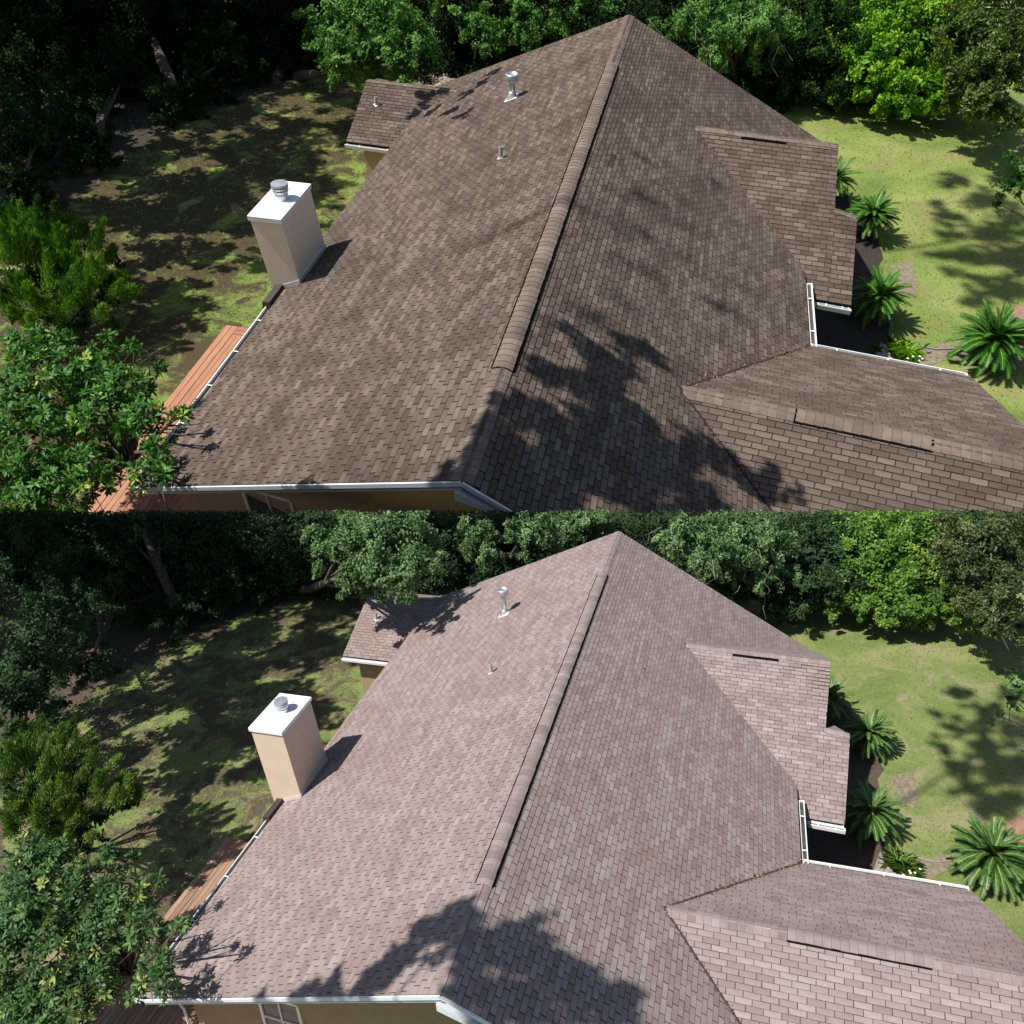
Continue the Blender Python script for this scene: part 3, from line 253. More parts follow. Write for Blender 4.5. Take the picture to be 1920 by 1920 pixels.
def np_mesh(name, V, F, T, mat):
    """V (n,3) points, F (m,k) faces of k corners, T (m,) tones"""
    me = bpy.data.meshes.new(name); n, m, k = len(V), len(F), F.shape[1]
    me.vertices.add(n); me.vertices.foreach_set("co", np.asarray(V, np.float32).ravel())
    me.loops.add(m*k); me.loops.foreach_set("vertex_index", np.asarray(F, np.int32).ravel())
    me.polygons.add(m); me.polygons.foreach_set("loop_start", np.arange(0, m*k, k, dtype=np.int32))
    try: me.polygons.foreach_set("loop_total", np.full(m, k, np.int32))
    except Exception: pass
    a = me.attributes.new("tone", 'FLOAT', 'FACE'); a.data.foreach_set("value", np.asarray(T, np.float32))
    me.materials.append(mat); me.update(calc_edges=True); me.validate()
    return me

# ------------------------------------------------------------------ object helpers
def top(pl, name, label, cat, loc=(0, 0, 0), mesh=None, group=None, kind=None):
    """a thing: an Empty (or one mesh) standing at loc in its place"""
    o = bpy.data.objects.new(name, mesh); col.objects.link(o)
    o.matrix_basis = pl['M'] @ Matrix.Translation(loc)
    if label: o['label'] = label
    if cat: o['category'] = cat
    if group: o['group'] = group
    if kind: o['kind'] = kind
    o['base'] = list(loc)
    return o
def part(parent, name, mesh, kind=None, label=None):
    """a part whose mesh is given in the coordinates of the place; it hangs on the thing (or on another part)"""
    o = bpy.data.objects.new(name, mesh); col.objects.link(o); o.parent = parent
    if parent.parent is None: o.location = -Vector(parent['base'])
    if kind: o['kind'] = kind
    if label: o['label'] = label
    return o
def shift(mesh, d):
    mesh.transform(Matrix.Translation(-Vector(d))); return mesh

# ------------------------------------------------------------------ shingles
def clip(poly, cp):
    """clip polygon poly by convex polygon cp (both 2D, cp anticlockwise)"""
    out = poly
    n = len(cp)
    for i in range(n):
        a, b = cp[i], cp[(i+1) % n]; ex, ey = b[0]-a[0], b[1]-a[1]
        inp = out; out = []
        if not inp: return []
        for j in range(len(inp)):
            p, q = inp[j-1], inp[j]
            sp = ex*(p[1]-a[1])-ey*(p[0]-a[0]); sq = ex*(q[1]-a[1])-ey*(q[0]-a[0])
            if (sp >= 0) != (sq >= 0):
                t = sp/(sp-sq); out.append((p[0]+(q[0]-p[0])*t, p[1]+(q[1]-p[1])*t))
            if sq >= 0: out.append(q)
    return out
def area2(p): return .5*sum(p[i-1][0]*p[i][1]-p[i][0]*p[i-1][1] for i in range(len(p)))
def lay_shingles(poly3, origin, udir, rnd, gap, rowgap, thick, hide=None, TW=.305, EX=.142):
    """courses of tabs laid on the flat polygon poly3; returns a list of (verts, faces, tone, centre, normal, area)"""
    P = [Vector(p) for p in poly3]; O = Vector(origin); U = Vector(udir).normalized()
    N = (P[1]-P[0]).cross(P[2]-P[0]).normalized()
    if N.z < 0: N = -N
    U = (U-N*U.dot(N)).normalized(); V = N.cross(U)
    if V.z < 0: V = -V
    Q = [((p-O).dot(U), (p-O).dot(V)) for p in P]
    if area2(Q) < 0: Q = Q[::-1]
    off = (P[0]-O).dot(N)
    u0, u1 = min(q[0] for q in Q), max(q[0] for q in Q); v0, v1 = min(q[1] for q in Q), max(q[1] for q in Q)
    out = []
    r = 0; v = v0
    while v < v1:
        ph = (r % 2)*TW/2+rnd.uniform(-.012, .012)+(.05 if r % 5 == 0 else 0)
        k = math.floor((u0-ph)/TW)
        rowt = rnd.uniform(-.08, .08)
        tprev = .5
        while ph+k*TW < u1:
            a = ph+k*TW+gap/2+rnd.uniform(-.003, .003); b = ph+(k+1)*TW-gap/2
            k += 1
            dv = rnd.uniform(-.004, .004)
            rect = [(a, v+rowgap+dv), (b, v+rowgap+dv), (b, v+EX), (a, v+EX)]
            inside = all(all((Q[(i+1) % len(Q)][0]-Q[i][0])*(p[1]-Q[i][1])-(Q[(i+1) % len(Q)][1]-Q[i][1])*(p[0]-Q[i][0]) >= 0 for i in range(len(Q))) for p in rect)
            c2 = rect if inside else clip(rect, Q)
            if len(c2) < 3 or area2(c2) < .0012: continue
            cx = sum(p[0] for p in c2)/len(c2); cy = sum(p[1] for p in c2)/len(c2)
            cen = O+U*cx+V*cy+N*off
            if hide and hide(cen): continue
            th = thick*rnd.uniform(.75, 1.25)
            topv = [O+U*p[0]+V*p[1]+N*(off+th*(1-.75*min(1, max(0, (p[1]-v)/EX)))) for p in c2]
            bot = [O+U*p[0]+V*p[1]+N*(off+.001) for p in c2]
            n = len(c2)
            tn = min(1, max(0, (rnd.random() if rnd.random() < .85 else tprev)+rowt)); tprev = tn
            out.append((bot+topv, [list(range(n, 2*n))]+[[i, (i+1) % n, n+(i+1) % n, n+i] for i in range(n)], tn, cen, N, area2(c2)))
        v += EX; r += 1
    return out

def zpl(p, x, y): return p[0]*x+p[1]*y+p[2]
def meet(p, q):
    """plan direction of the line where planes p and q meet (towards +x)"""
    dx, dy = (q[1]-p[1]), (p[0]-q[0]); s = 1 if dx >= 0 else -1; l = math.hypot(dx, dy)*s
    return dx/l, dy/l
def mirror_plane(near, a, d):
    """the plane through ridge point a along ridge direction d that falls the other way as steeply as 'near'"""
    n = Vector((-near[0], -near[1], 1)); d = Vector(d).normalized()
    side = Vector((d.x, d.y, 0)).normalized(); perp = Vector((-side.y, side.x, 0))
    g = near[0]*perp.x+near[1]*perp.y                     # slope of 'near' across the ridge
    al = d.z/math.hypot(d.x, d.y)
    A = al*side.x-g*perp.x; B = al*side.y-g*perp.y
    return (A, B, a[2]-A*a[0]-B*a[1])

# ------------------------------------------------------------------ the house
def build_house(pl):
    k = pl['key']; H = HOUSES[k]; mt = MS[k]; rnd = random.Random(11+k)
    zg = H['zg']; L, W, tl, tr = H['L'], H['W'], H['tl'], H['tr']; We = H['eaveR']
    house = top(pl, "house", ("upper house with a dark brown shingle roof and tan chimney", "lower house with a pale mauve shingle roof and beige chimney")[k], "house", (0, 0, zg))
    ML = (tl, 0, 0); MR = (-tr, 0, 0)
    def lft(x, y): return (x, y, tl*x)
    def rgt(x, y): return (x, y, -tr*x)
    A = (0, 0, 0); B = (0, L, 0)
    Cn = lft(-W, H['yC']); Cf = lft(-W, L+H['kfl']*W)
    En = rgt(We, H['knr']*We); Ef = rgt(We, L+H['kfr']*We)
    faces = []            # (polygon, origin, course direction, hide)
    w1, w2, wx = H['w1'], H['w2'], H['x']
    def under(pls, lim):
        def f(c):
            return lim(c) and min(zpl(p, c.x, c.y) for p in pls)-c.z > .10
        return f
    # first wing, front right
    a1 = Vector(w1['a']); e1 = Vector(w1['end']); r1 = (e1-a1)
    N1, F1 = w1['near'], w1['far']
    e1x = e1 + r1.normalized()*1.2
    d = meet(N1, MR); vx = 4.6
    vN = (a1.x+d[0]*vx, a1.y+d[1]*vx); vN = (vN[0], vN[1], zpl(N1, *vN))
    pe = Vector((r1.y, -r1.x, 0)).normalized()
    sE = lambda t: (e1.x+pe.x*t, e1.y+pe.y*t, zpl(N1, e1.x+pe.x*t, e1.y+pe.y*t))
    vN = Vector(vN); rd = r1.normalized(); p2 = vN+rd*(r1.length-(vN-a1).dot(rd)); near1 = [a1, vN, p2, e1]
    far1 = [a1, e1, Vector(w1['e']), Vector(w1['v'])]
    far1 = [Vector((p[0], p[1], zpl(F1, p[0], p[1]))) for p in far1]
    # second wing, right
    a2 = Vector(w2['a']); b2 = Vector(w2['b']); r2 = b2-a2; N2 = w2['near']
    F2 = mirror_plane(N2, a2, r2)
    n1, n2, n3, n4 = [Vector(p) for p in w2['n']]
    edge = (n1-b2); t = None
    den = (n3-n4)
    # where the upper rake line meets the eave line (in plan)
    det = edge.x*(-den.y)+den.x*edge.y
    s = ((n4.x-b2.x)*(-den.y)+den.x*(n4.y-b2.y))/det
    q1 = b2+edge*s; q1.z = zpl(N2, q1.x, q1.y)
    near2a = [a2, n4, q1, b2]; near2b = [n1, q1, n3, n2]
    pf = Vector((-r2.y, r2.x, 0)).normalized()
    dF = meet(F2, MR)
    fa = Vector((a2.x+dF[0]*3.2, a2.y+dF[1]*3.2, 0)); fa.z = zpl(F2, fa.x, fa.y)
    fb = b2+pf*3.0; fb.z = zpl(F2, fb.x, fb.y)
    far2 = [a2, b2, fb, fa]
    pk = Vector(w2['pk']); pk = n1.lerp(n2, .5)+Vector((0, .75, -.36))
    gab = [n1, n2, pk]
    # back-left wing
    gx = Vector(wx['g']); bx = Vector(wx['b']); ex = Vector(wx['e']); NX = wx['near']
    FX = mirror_plane(NX, bx, gx-bx)
    ev = Vector((-W-.02, ex.y+(-W-ex.x)*(wx['e2'][1]-ex.y)/(wx['e2'][0]-ex.x), 0)); ev.z = zpl(NX, ev.x, ev.y)
    nearX = [gx, ex, ev, bx]
    pX = Vector((0, 1, 0)); fg = gx+pX*2.6; fg.z = zpl(FX, fg.x, fg.y); fbx = Vector((-W, bx.y+2.6, 0)); fbx.z = zpl(FX, fbx.x, fbx.y)
    farX = [gx, bx, fbx, fg]
    hideR = lambda c: under((N1, F1), lambda c: c.y < w1['v'][1]+.5)(c) or under((N2, F2), lambda c: c.y > n4.y-.5 and c.y < L)(c)
    hideL = under((NX, FX), lambda c: c.x < bx.x+.6 and c.y > ex.y-.4)
    faces = [
        ([A, Cn, Cf, B], A, (0, 1, 0), hideL), ([A, B, Ef, En], A, (0, 1, 0), hideR),
        ([rgt(We, b2.y+.6), rgt(We, L+H['kfr']*We), rgt(We+.95, L+H['kfr']*(We+.95)), rgt(We+.95, b2.y+.6)], A, (0, 1, 0), under((N1, F2), lambda c: False)),
        (near1, a1, r1, None), (far1, a1, r1, None), (near2a, a2, r2, None), (near2b, a2, r2, None), (far2, a2, r2, None),
        (nearX, bx, gx-bx, None), (farX, bx, gx-bx, None), (gab, n1, n2-n1, None)]
    courses = ((.106, .106, .106, .112, .112, .138, .138, .138, .13, .13, .138), (.116, .116, .116, .110, .110, .116, .116, .116, .125, .125, .116))[k]
    widths = ((.305,)*3+(.285,)*2+(.30,)*6, (.305,)*3+(.315,)*2+(.32,)*3+(.305,)*3)[k]
    gap, rowgap, thick = ((.026, .015, .014), (.022, .011, .010))[k]
    tabs = []
    for (poly, o, u, hd), cw, tw_ in zip(faces, courses, widths): tabs += lay_shingles(poly, o, u, rnd, gap*(1 if o is A else .68), rowgap*(1 if o is A else .75), thick, hd, tw_, cw)
    # roof decks under the shingles: solid slabs 8 cm thick
    for poly, o, u, hd in faces:
        P = [Vector(p) for p in poly]; n = (P[1]-P[0]).cross(P[2]-P[0]).normalized()
        if n.z < 0: n = -n; P = P[::-1]
        m = MB(); m.prism([p-n*.08 for p in P], P)
        part(house, "roof_deck", m.mesh("roof_deck", mt['deck_under']))
    # single shingles: the 300 that show largest; the rest of them as one part
    Mi = pl['M'].inverted(); C = Mi @ CAM_POS; R3 = Mi.to_3x3(); fw = (R3 @ FWD).normalized(); rt = (R3 @ RIGHT).normalized(); dn = (R3 @ DOWN).normalized()
    def shown(tb):
        d = tb[3]-C; z = d.dot(fw)
        if z <= 0: return 0
        x, y = d.dot(rt)/z*1500, d.dot(dn)/z*1500
        if abs(x) > 950: return 0
        if k == 0 and not (-950 < y < -12): return 0
        if k == 1 and not (12 < y < 950): return 0
        if hit_hidden(tb[3]): return 0
        return tb[5]*max(0, -tb[4].dot(d))/d.length**3
    planes = [(N1, F1), (N2, F2)]
    def hit_hidden(c):
        for pq in planes[:1]:
            if c.x > 0 and c.z < min(zpl(pq[0], c.x, c.y), zpl(pq[1], c.x, c.y))-.03: return True
        return False
    tabs.sort(key=shown, reverse=True)
    for tb in tabs[:300]:
        m = MB(); m.add([v-tb[3] for v in tb[0]], tb[1], tb[2])
        o = part(house, "shingle", m.mesh("shingle", mt['shingle'])); o.location = tb[3]-Vector(house['base'])
    m = MB()
    for tb in tabs[300:]: m.add(tb[0], tb[1], tb[2])
    part(house, "shingle_field", m.mesh("shingle_field", mt['shingle']), kind="stuff")
    # ridge caps: bent tabs overlapping along a ridge, lifted where a ridge vent runs underneath
    def ridge(p, q, pa, pb, vent=None, wd=.17, show=.03, rise=.044):
        p = Vector(p); q = Vector(q); Lr = (q-p).length; d = (q-p)/Lr
        sides = []
        for P_ in (pa, pb):
            n = Vector((-P_[0], -P_[1], 1)).normalized(); s = d.cross(n).normalized()
            if s.z > 0: s = -s
            sides.append((s, n))
        i = 0; t = 0.
        while t < Lr-.02:
            w = min(.155, Lr-t); lift = .022
            if vent and vent[0]-.02 < t+w/2 < vent[1]+.02: lift = rise
            jit = rnd.uniform(-.006, .006); m = MB()
            tn = min(1, max(0, rnd.gauss(.5, .28)))
            rows = []
            for tt, dz in ((t+.002, (.006, .005)[k]), (t+w-(.003, .002)[k], .0)):
                row = []
                for sd, f in ((0, 1.), (0, .55), (0, .12), (1, .12), (1, .55), (1, 1.)):
                    s, n = sides[sd]
                    row.append(p+d*tt+s*(wd+jit)*f+Vector((0, 0, lift+dz-(.02 if f < .2 else 0)+.0))*1)
                rows.append(row)
            topr = rows[0]+rows[1]; bot = [v-Vector((0, 0, .011)) for v in topr]
            vs = topr+bot; fs = []
            for j in range(5):
                fs.append([j, j+1, 6+j+1, 6+j]); fs.append([12+j+1, 12+j, 18+j, 18+j+1])
                fs.append([j+1, j, 12+j, 12+j+1]); fs.append([6+j, 6+j+1, 18+j+1, 18+j])
            fs.append([0, 6, 18, 12]); fs.append([11, 5, 17, 23])
            m.add(vs, fs, tn)
            part(house, "ridge_cap", m.mesh("ridge_cap", mt['cap']))
            t += .155; i += 1
        if vent:
            m = MB()
            for s, n in sides:
                a = p+d*vent[0]; b = p+d*vent[1]
                for lo, hi, off in ((.02, wd+show, .008),):
                    q4 = [a+s*lo, b+s*lo, b+s*hi, a+s*hi]
                    m.prism([v+n*.004 for v in q4], [v+n*(rise-.02) for v in q4])
            part(house, "ridge_vent", m.mesh("ridge_vent", M_ventdark))
    ridge(A, B, ML, MR, (H['rv'][1], H['rv'][0]))
    rv = lambda a, d, pts: tuple((Vector(p)-Vector(a)).dot(Vector(d).normalized()) for p in pts)
    ridge(a1, e1, N1, F1, rv(a1, r1, w1['rv']), .17, .012, .042)
    ridge(a2, b2, N2, F2, None)
    # the short vent on the second wing shows on the near side only
    t0, t1 = rv(a2, r2, w2['rv']); m = MB(); dd = r2.normalized(); nn = Vector((-N2[0], -N2[1], 1)).normalized(); ss = dd.cross(nn).normalized(); ss = ss if ss.z < 0 else -ss
    q4 = [a2+dd*t0+ss*.17, a2+dd*t1+ss*.17, a2+dd*t1+ss*.235, a2+dd*t0+ss*.235]; m.prism([v+nn*.004 for v in q4], [v+nn*.03 for v in q4]); part(house, "ridge_vent", m.mesh("ridge_vent", M_ventdark))
    ridge(bx, gx, NX, FX, None, .14)
    ridge(n1, n2, N2, (0, -.48, n1.z+.48*n1.y), None, .12)
    # fallen leaves caught in the valleys and lying here and there on the slopes
    m = MB()
    def litter(c, n):
        for _ in range(n):
            p = Vector(c)+Vector((rnd.gauss(0, .07), rnd.gauss(0, .07), 0)); p.z = c[2]+.03+rnd.uniform(0, .015)
            a = rnd.uniform(0, 6.28); d = Vector((math.cos(a), math.sin(a), rnd.uniform(-.3, .3)))*rnd.uniform(.025, .045); e = Vector((-d.y, d.x, rnd.uniform(-.01, .01)))*.4
            m.add([p-d, p+e, p+d, p-e], [[0, 1, 2, 3]], rnd.random())
    for p, q, c in ((far1[0], far1[3], 60), (near1[0], near1[1], 25), (near2a[0], near2a[1], 60), (nearX[3], nearX[2], 60)):
        p = Vector(p); q = Vector(q)
        for _ in range(c): litter(p.lerp(q, rnd.random()**.7), 2)
    for _ in range(26):
        x = rnd.uniform(-W+.3, -.3); litter((x, rnd.uniform(1, L-1), tl*x), 1)
        x = rnd.uniform(.3, 2.6); litter((x, rnd.uniform(1, L-1), -tr*x), 1)
    part(house, "fallen_leaves", m.mesh("fallen_leaves", M_litter), kind="stuff")
    # walls
    def wall(p, q, zp, zq, apex=None, t=.16):
        p = Vector((p[0], p[1], zg)); q = Vector((q[0], q[1], zg)); d = (q-p).normalized(); n = Vector((-d.y, d.x, 0))*t
        ring = [p, q, Vector((q.x, q.y, zq))]
        if apex: ring.append(Vector(apex))
        ring.append(Vector((p.x, p.y, zp)))
        m = MB(); m.prism([v+n for v in ring], ring)
        return part(house, "wall", m.mesh("wall", mt['stucco']))
    oy = (.45, .85)[k]; xl = -W+.5; xr = We-.45
    yl = H['yC']*(W-.5)/W+oy; yr = H['knr']*xr+oy; yf = L-.5
    yfl = L+H['kfl']*W-.5
    drop = .14
    near_wall = wall((xl, yl), (xr, yr), tl*xl-drop, -tr*xr-drop, (0, oy, -drop))
    wall((xl, yfl), (xl, yl+.17), tl*xl-drop, tl*xl-drop)
    wall((xr, n4.y+.4), (xr, yfl), -tr*xr-drop, -tr*xr-drop)
    wall((xr, w1['v'][1]-.5), (xr, n4.y+.2), -tr*xr-drop, -tr*xr-drop)
    wall((xr, yf), (xl, yf+.1), -tr*xr-drop, tl*xl-drop, (0, yf, -drop))
    # wing walls
    v1, ee1 = far1[3], far1[2]
    wall((ee1.x-.4, ee1.y-.45), (xr+.2, v1.y-.45), ee1.z-.05, v1.z-.05)
    wall((ee1.x-.4, 0.2), (ee1.x-.4, ee1.y-.6), sE(3.4)[2]-.1, ee1.z-.05, (e1.x-.5, e1.y, e1.z-.2))
    wall((xr+.1, n4.y+.42), (q1.x-.3, q1.y+.42), n4.z-.02, q1.z-.02)
    wall((q1.x-.3, q1.y+.5), (b2.x-.4, b2.y+2.4), q1.z-.06, fb.z+.2, (b2.x-.4, b2.y, b2.z-.2))
    wall((ex.x+.4, ex.y+.4), (-W+.4, ev.y+.4), ex.z-.02, ev.z-.02)
    wall((gx.x+.42, gx.y+2.2), (ex.x+.4, ex.y+.56), fg.z-.0, ex.z-.04, (gx.x+.42, gx.y, gx.z-.15))
    # fascia boards along eaves and rakes
    def fascia(p, q, h=.075, off=-.04, mat=M_fascia, w=.03):
        m = MB(); o = Vector((0, 0, off)); m.bar(Vector(p)+o, Vector(q)+o, w, h); part(house, "fascia", m.mesh("fascia", mat))
    nrm = Vector((0, -.022, 0))
    fascia(Vector(Cn)+nrm, Vector(A)+nrm); fascia(Vector(A)+nrm, Vector(En)+nrm)
    out = Vector((.035, 0, 0))
    fascia(Vector(Cn)+out, Vector(Cf)+out); fascia(Vector(En)-out, Vector(Ef)-out)
    fascia(far1[3]-Vector((0, .03, 0)), far1[2]-Vector((0, .03, 0)), .13, -.15); fascia(n4+Vector((0, .03, 0)), n3+Vector((-.03, .03, 0)), .13, -.15)
    fascia(ex+Vector((.03, .03, 0)), ev+Vector((0, .03, 0)), .13, -.15); fascia(b2-out, n1-out, .12, -.13); fascia(n2-out, n3-out, .12, -.13); fascia(gx+out, ex+out, .12, -.13)
    fascia(e1-out, far1[2]-out, .12, -.14)
    # gable return box under the near rake by the ridge
    m = MB(); m.prism([(-.10, -.035, -.36), (.62, -.035-.02, -.36-tr*.62+.12), (.62, .43, -.36-tr*.62+.12), (-.10, .43, -.36)], [(-.10, -.035, -.20), (.62, -.055, -.20-tr*.62), (.62, .43, -.20-tr*.62), (-.10, .43, -.20)])
    part(house, "soffit_box", m.mesh("soffit_box", M_fascia))
    # soffit under the near rake
    m = MB(); m.prism([(-W+.03, H['yC']+.02, -W*tl-.19), (0, .01, -.19), (0, oy, -.19), (-W+.03, yl, -W*tl-.19)], [(-W+.03, H['yC']+.02, -W*tl-.16), (0, .01, -.16), (0, oy, -.16), (-W+.03, yl, -W*tl-.16)])
    part(house, "soffit", m.mesh("soffit", M_fascia))
    # gutters: white troughs with hangers
    def gutter(p, q, outd, w=.115, h=.10):
        p = Vector(p); q = Vector(q); o = Vector(outd).normalized(); z = Vector((0, 0, 1))
        prof = [(0.0, 0.0), (0.0, -h), (w, -h), (w+.012, .0), (w+.012, .022), (w-.008, .022), (w-.008, -.01), (w-.012, -h+.012), (.012, -h+.012), (.012, .0)]
        m = MB(); n = len(prof)
        vs = [p+o*a+z*b for a, b in prof]+[q+o*a+z*b for a, b in prof]
        m.add(vs, [[i, (i+1) % n, n+(i+1) % n, n+i] for i in range(n)]+[list(range(n)), list(range(2*n-1, n-1, -1))])
        g = part(house, "gutter", m.mesh("gutter", M_white))
        m = MB(); q4 = [p+o*.014-z*.035, q+o*.014-z*.035, q+o*(w-.016)-z*.035, p+o*(w-.016)-z*.035]
        m.prism([v-z*.055 for v in q4], q4); part(g, "gutter_litter", m.mesh("gutter_litter", M_gutdark))
        Lg = (q-p).length; c = max(2, int(Lg/1.05))
        for i in range(c):
            t = (i+.5)/c; m = MB(); cpt = p.lerp(q, t)+z*.012
            m.bar(cpt-o*.0, cpt+o*(w+.004), .028, .012); part(g, "hanger", m.mesh("hanger", M_white))
        for e in (p, q):
            m = MB(); dv = (q-p).normalized()*.012; ring = [e+o*a+z*b for a, b in prof[:5]]; m.prism([v-dv for v in ring], [v+dv for v in ring]); part(g, "end_cap", m.mesh("end_cap", M_white))
        return g
    zd = Vector((0, 0, -.05))
    gl0, gl1 = [Vector(p) for p in H['gl']]; xg = -W-.036
    g = gutter(Vector((xg, gl0.y-.05, -W*tl))+zd, Vector((xg, H['yC']+.02, -W*tl))+zd, (-1, 0, 0))
    dsp = Vector((xg-.06, H['yC']+.12, -W*tl-.15)); m = MB(); m.tube([dsp+Vector((.1, .1, 0)), dsp+Vector((.62, .3, -.28)), dsp+Vector((.7, .34, -.6)), Vector((dsp.x+.7, dsp.y+.34, zg+.1))], [.03]*4, 6); part(g, "downspout", m.mesh("downspout", M_fascia))
    gm0, gm1 = [Vector(p) for p in H['gm']]
    gutter((We+.036, gm1.y-.25, -We*tr-.05), (We+.036, gm0.y, -We*tr-.05), (1, 0, 0))
    gd = (far1[2]-far1[3]).normalized(); gutter(far1[3]+gd*.06+Vector((0, .036, -.06)), far1[2]-gd*.02+Vector((0, .036, -.06)), (0, 1, 0))
    gutter(n4+Vector((.16, -.036, -.06)), n3+Vector((0, -.036, -.06)), (0, -1, 0))
    gutter(ex+Vector((0, -.036, -.06)), ev+Vector((0, -.036, -.06)), (0, -1, 0), .09, .08)
    # dark brown splash guard on the gutter beside the chimney
    gb0, gb1 = [Vector(p) for p in H['gb']]
    m = MB(); c0 = Vector((-W-.02, gb0.y+.1, -W*tl+.03)); c1 = Vector((-W-.02, gb1.y-.2, -W*tl+.03))
    m.prism([c0+Vector((-.22, 0, -.16)), c1+Vector((-.22, 0, -.16)), c1+Vector((.03, 0, -.16)), c0+Vector((.03, 0, -.16))], [c0+Vector((-.20, 0, .05)), c1+Vector((-.20, 0, .05)), c1+Vector((-.02, 0, .07)), c0+Vector((-.02, 0, .07))])
    part(house, "splash_guard", m.mesh("splash_guard", M_browntrim))
    # valleys: narrow dark lines
    def valley(p, q, up=.012):
        m = MB(); p = Vector(p)+Vector((0, 0, up)); q = Vector(q)+Vector((0, 0, up)); m.bar(p, q, .07, .012); part(house, "valley", m.mesh("valley", mt['deck_under']))
    valley(far1[0], far1[3]); valley(near1[0], near1[1]); valley(near2a[0], near2a[1]); valley(nearX[3], nearX[2])
    # chimney
    c = H['chim']; c1t, c2t, c3t = [Vector(c[n]) for n in ('c1t', 'c2t', 'c3t')]; c1b, c2b, c3b = [Vector(c[n]) for n in ('c1b', 'c2b', 'c3b')]
    c4t = c1t+c3t-c2t; lean = (c1b-c1t)/(c1b.z-c1t.z)
    dz = zg-c1t.z
    m = MB(); tops = [c1t, c2t, c3t, c4t]; m.prism([v+lean*dz for v in tops], tops)
    ch = part(house, "chimney", m.mesh("chimney", mt['chimney']))
    cc = (c1t+c3t)/2
    big = lambda v, s, z: Vector((cc.x+(v.x-cc.x)*s, cc.y+(v.y-cc.y)*s, v.z+z))
    m = MB(); m.prism([big(v, 1.055, -.05) for v in tops], [big(v, 1.06, .055) for v in tops]); part(ch, "chimney_cap", m.mesh("chimney_cap", M_cap))
    fl = cc+Vector((.03, .06, .056)); m = MB(); s = 1.2
    h_ = .66*s
    m.lathe(fl, [(.13*s, 0), (.125*s, .13*h_), (.115*s, .17*h_), (.115*s, .20*h_), (.15*s, .21*h_), (.15*s, .25*h_), (.118*s, .26*h_), (.118*s, .285*h_), (.155*s, .295*h_), (.155*s, .335*h_), (.12*s, .345*h_), (.12*s, .37*h_), (.16*s, .38*h_), (.155*s, .43*h_), (.02, .45*h_)], 22)
    part(ch, "flue", m.mesh("flue", M_metal))
    m = MB(); n = Vector((-tl, 0, 1)).normalized()
    for p, q in ((c2b, c3b), (c1b.lerp(c2b, .3), c2b), (c3b, c3b+(c1t-c2t)*.9)):
        p = Vector((p.x, p.y, tl*p.x)); q = Vector((q.x, q.y, tl*q.x)); o = (q-p).cross(Vector((0, 0, 1))).normalized()*.012
        m.prism([p+o*-1, q+o*-1, q+o, p+o], [p-o+Vector((0, 0, .11)), q-o+Vector((0, 0, .11)), q+o+Vector((0, 0, .11)), p+o+Vector((0, 0, .11))])
    part(ch, "flashing", m.mesh("flashing", M_lead))
    # vents through the roof
    (v1p, h1), (v2p, h2), (v3p, h3) = H['vents']
    v1p = Vector(v1p); m = MB(); m.lathe(v1p-Vector((0, 0, .1)), [(.085, 0), (.08, h1*.86), (.08, h1)], 18); vp = part(house, "vent_pipe", m.mesh("vent_pipe", M_metal, True))
    m = MB(); m.lathe(v1p+Vector((0, 0, h1-.22)), [(.09, 0), (.17, .04), (.18, .055), (.18, .19), (.17, .215), (.14, .22), (.14, .19), (.02, .19)], 22); part(vp, "vent_cap", m.mesh("vent_cap", M_metal, True))
    m = MB(); m.lathe(v1p-Vector((0, 0, .08)), [(.17, 0), (.15, .10), (.10, .22), (.088, .26)], 18); part(vp, "vent_collar", m.mesh("vent_collar", M_metal, True))
    def plate(p, P_, sz, owner):
        n = Vector((-P_[0], -P_[1], 1)).normalized(); u = n.orthogonal().normalized() if abs(n.y) > .2 else Vector((0, 1, 0)); w = u.cross(n).normalized()
        q4 = [p+u*sz+w*sz, p-u*sz+w*sz, p-u*sz-w*sz, p+u*sz-w*sz]; m = MB(); m.prism([v+n*.008 for v in q4], [v+n*.020 for v in q4]); part(owner, "flashing", m.mesh("flashing", M_lead))
    plate(v1p+Vector((0, 0, .0)), ML, .2, vp)
    for p, hh, P_ in ((v2p, h2, ML), (v3p, h3, NX)):
        p = Vector(p); m = MB(); m.lathe(p-Vector((0, 0, .05)), [(.065, 0), (.052, .09), (.048, hh+.08), (.036, hh+.08), (.036, hh+.02)], 12); sp = part(house, "plumbing_vent", m.mesh("plumbing_vent", M_pipe))
        plate(p+Vector((0, 0, .004)), P_, .075, sp)
    # window in the near gable wall
    (wx0, wy0, wz0), (wx1, wy1, wz1) = H['win']
    n = Vector((near_dir := Vector((xr-xl, yr-yl, 0)).normalized()).xyz); nn = Vector((near_dir.y, -near_dir.x, 0))
    wz = wz0-(.0, .42)[k]; hgt = 1.3; wd = .95
    # the wall runs straight from (xl, yl) to (xr, yr); put the window on it
    t = (wx0-xl)/near_dir.x; bse = Vector((xl, yl, 0))+near_dir*t; bse.z = wz-hgt
    fr = MB(); X = near_dir; Z = Vector((0, 0, 1)); o0 = bse+nn*.045
    for a, b in (((0, 0), (wd, 0)), ((0, hgt), (wd, hgt)), ((0, 0), (0, hgt)), ((wd, 0), (wd, hgt)), ((wd/2, 0), (wd/2, hgt)), ((0, hgt*.5), (wd, hgt*.5))):
        pa = o0+X*a[0]+Z*a[1]; pb = o0+X*b[0]+Z*b[1]; big_ = .055 if a[0] in (0, wd) and (a[0] == b[0]) or a[1] in (0, hgt) and a[1] == b[1] else .03
        fr.bar(pa, pb, .05 if big_ > .05 else .035, big_, tuple(nn.cross(pb-pa).normalized()))
    win = part(house, "window", fr.mesh("window", M_white))
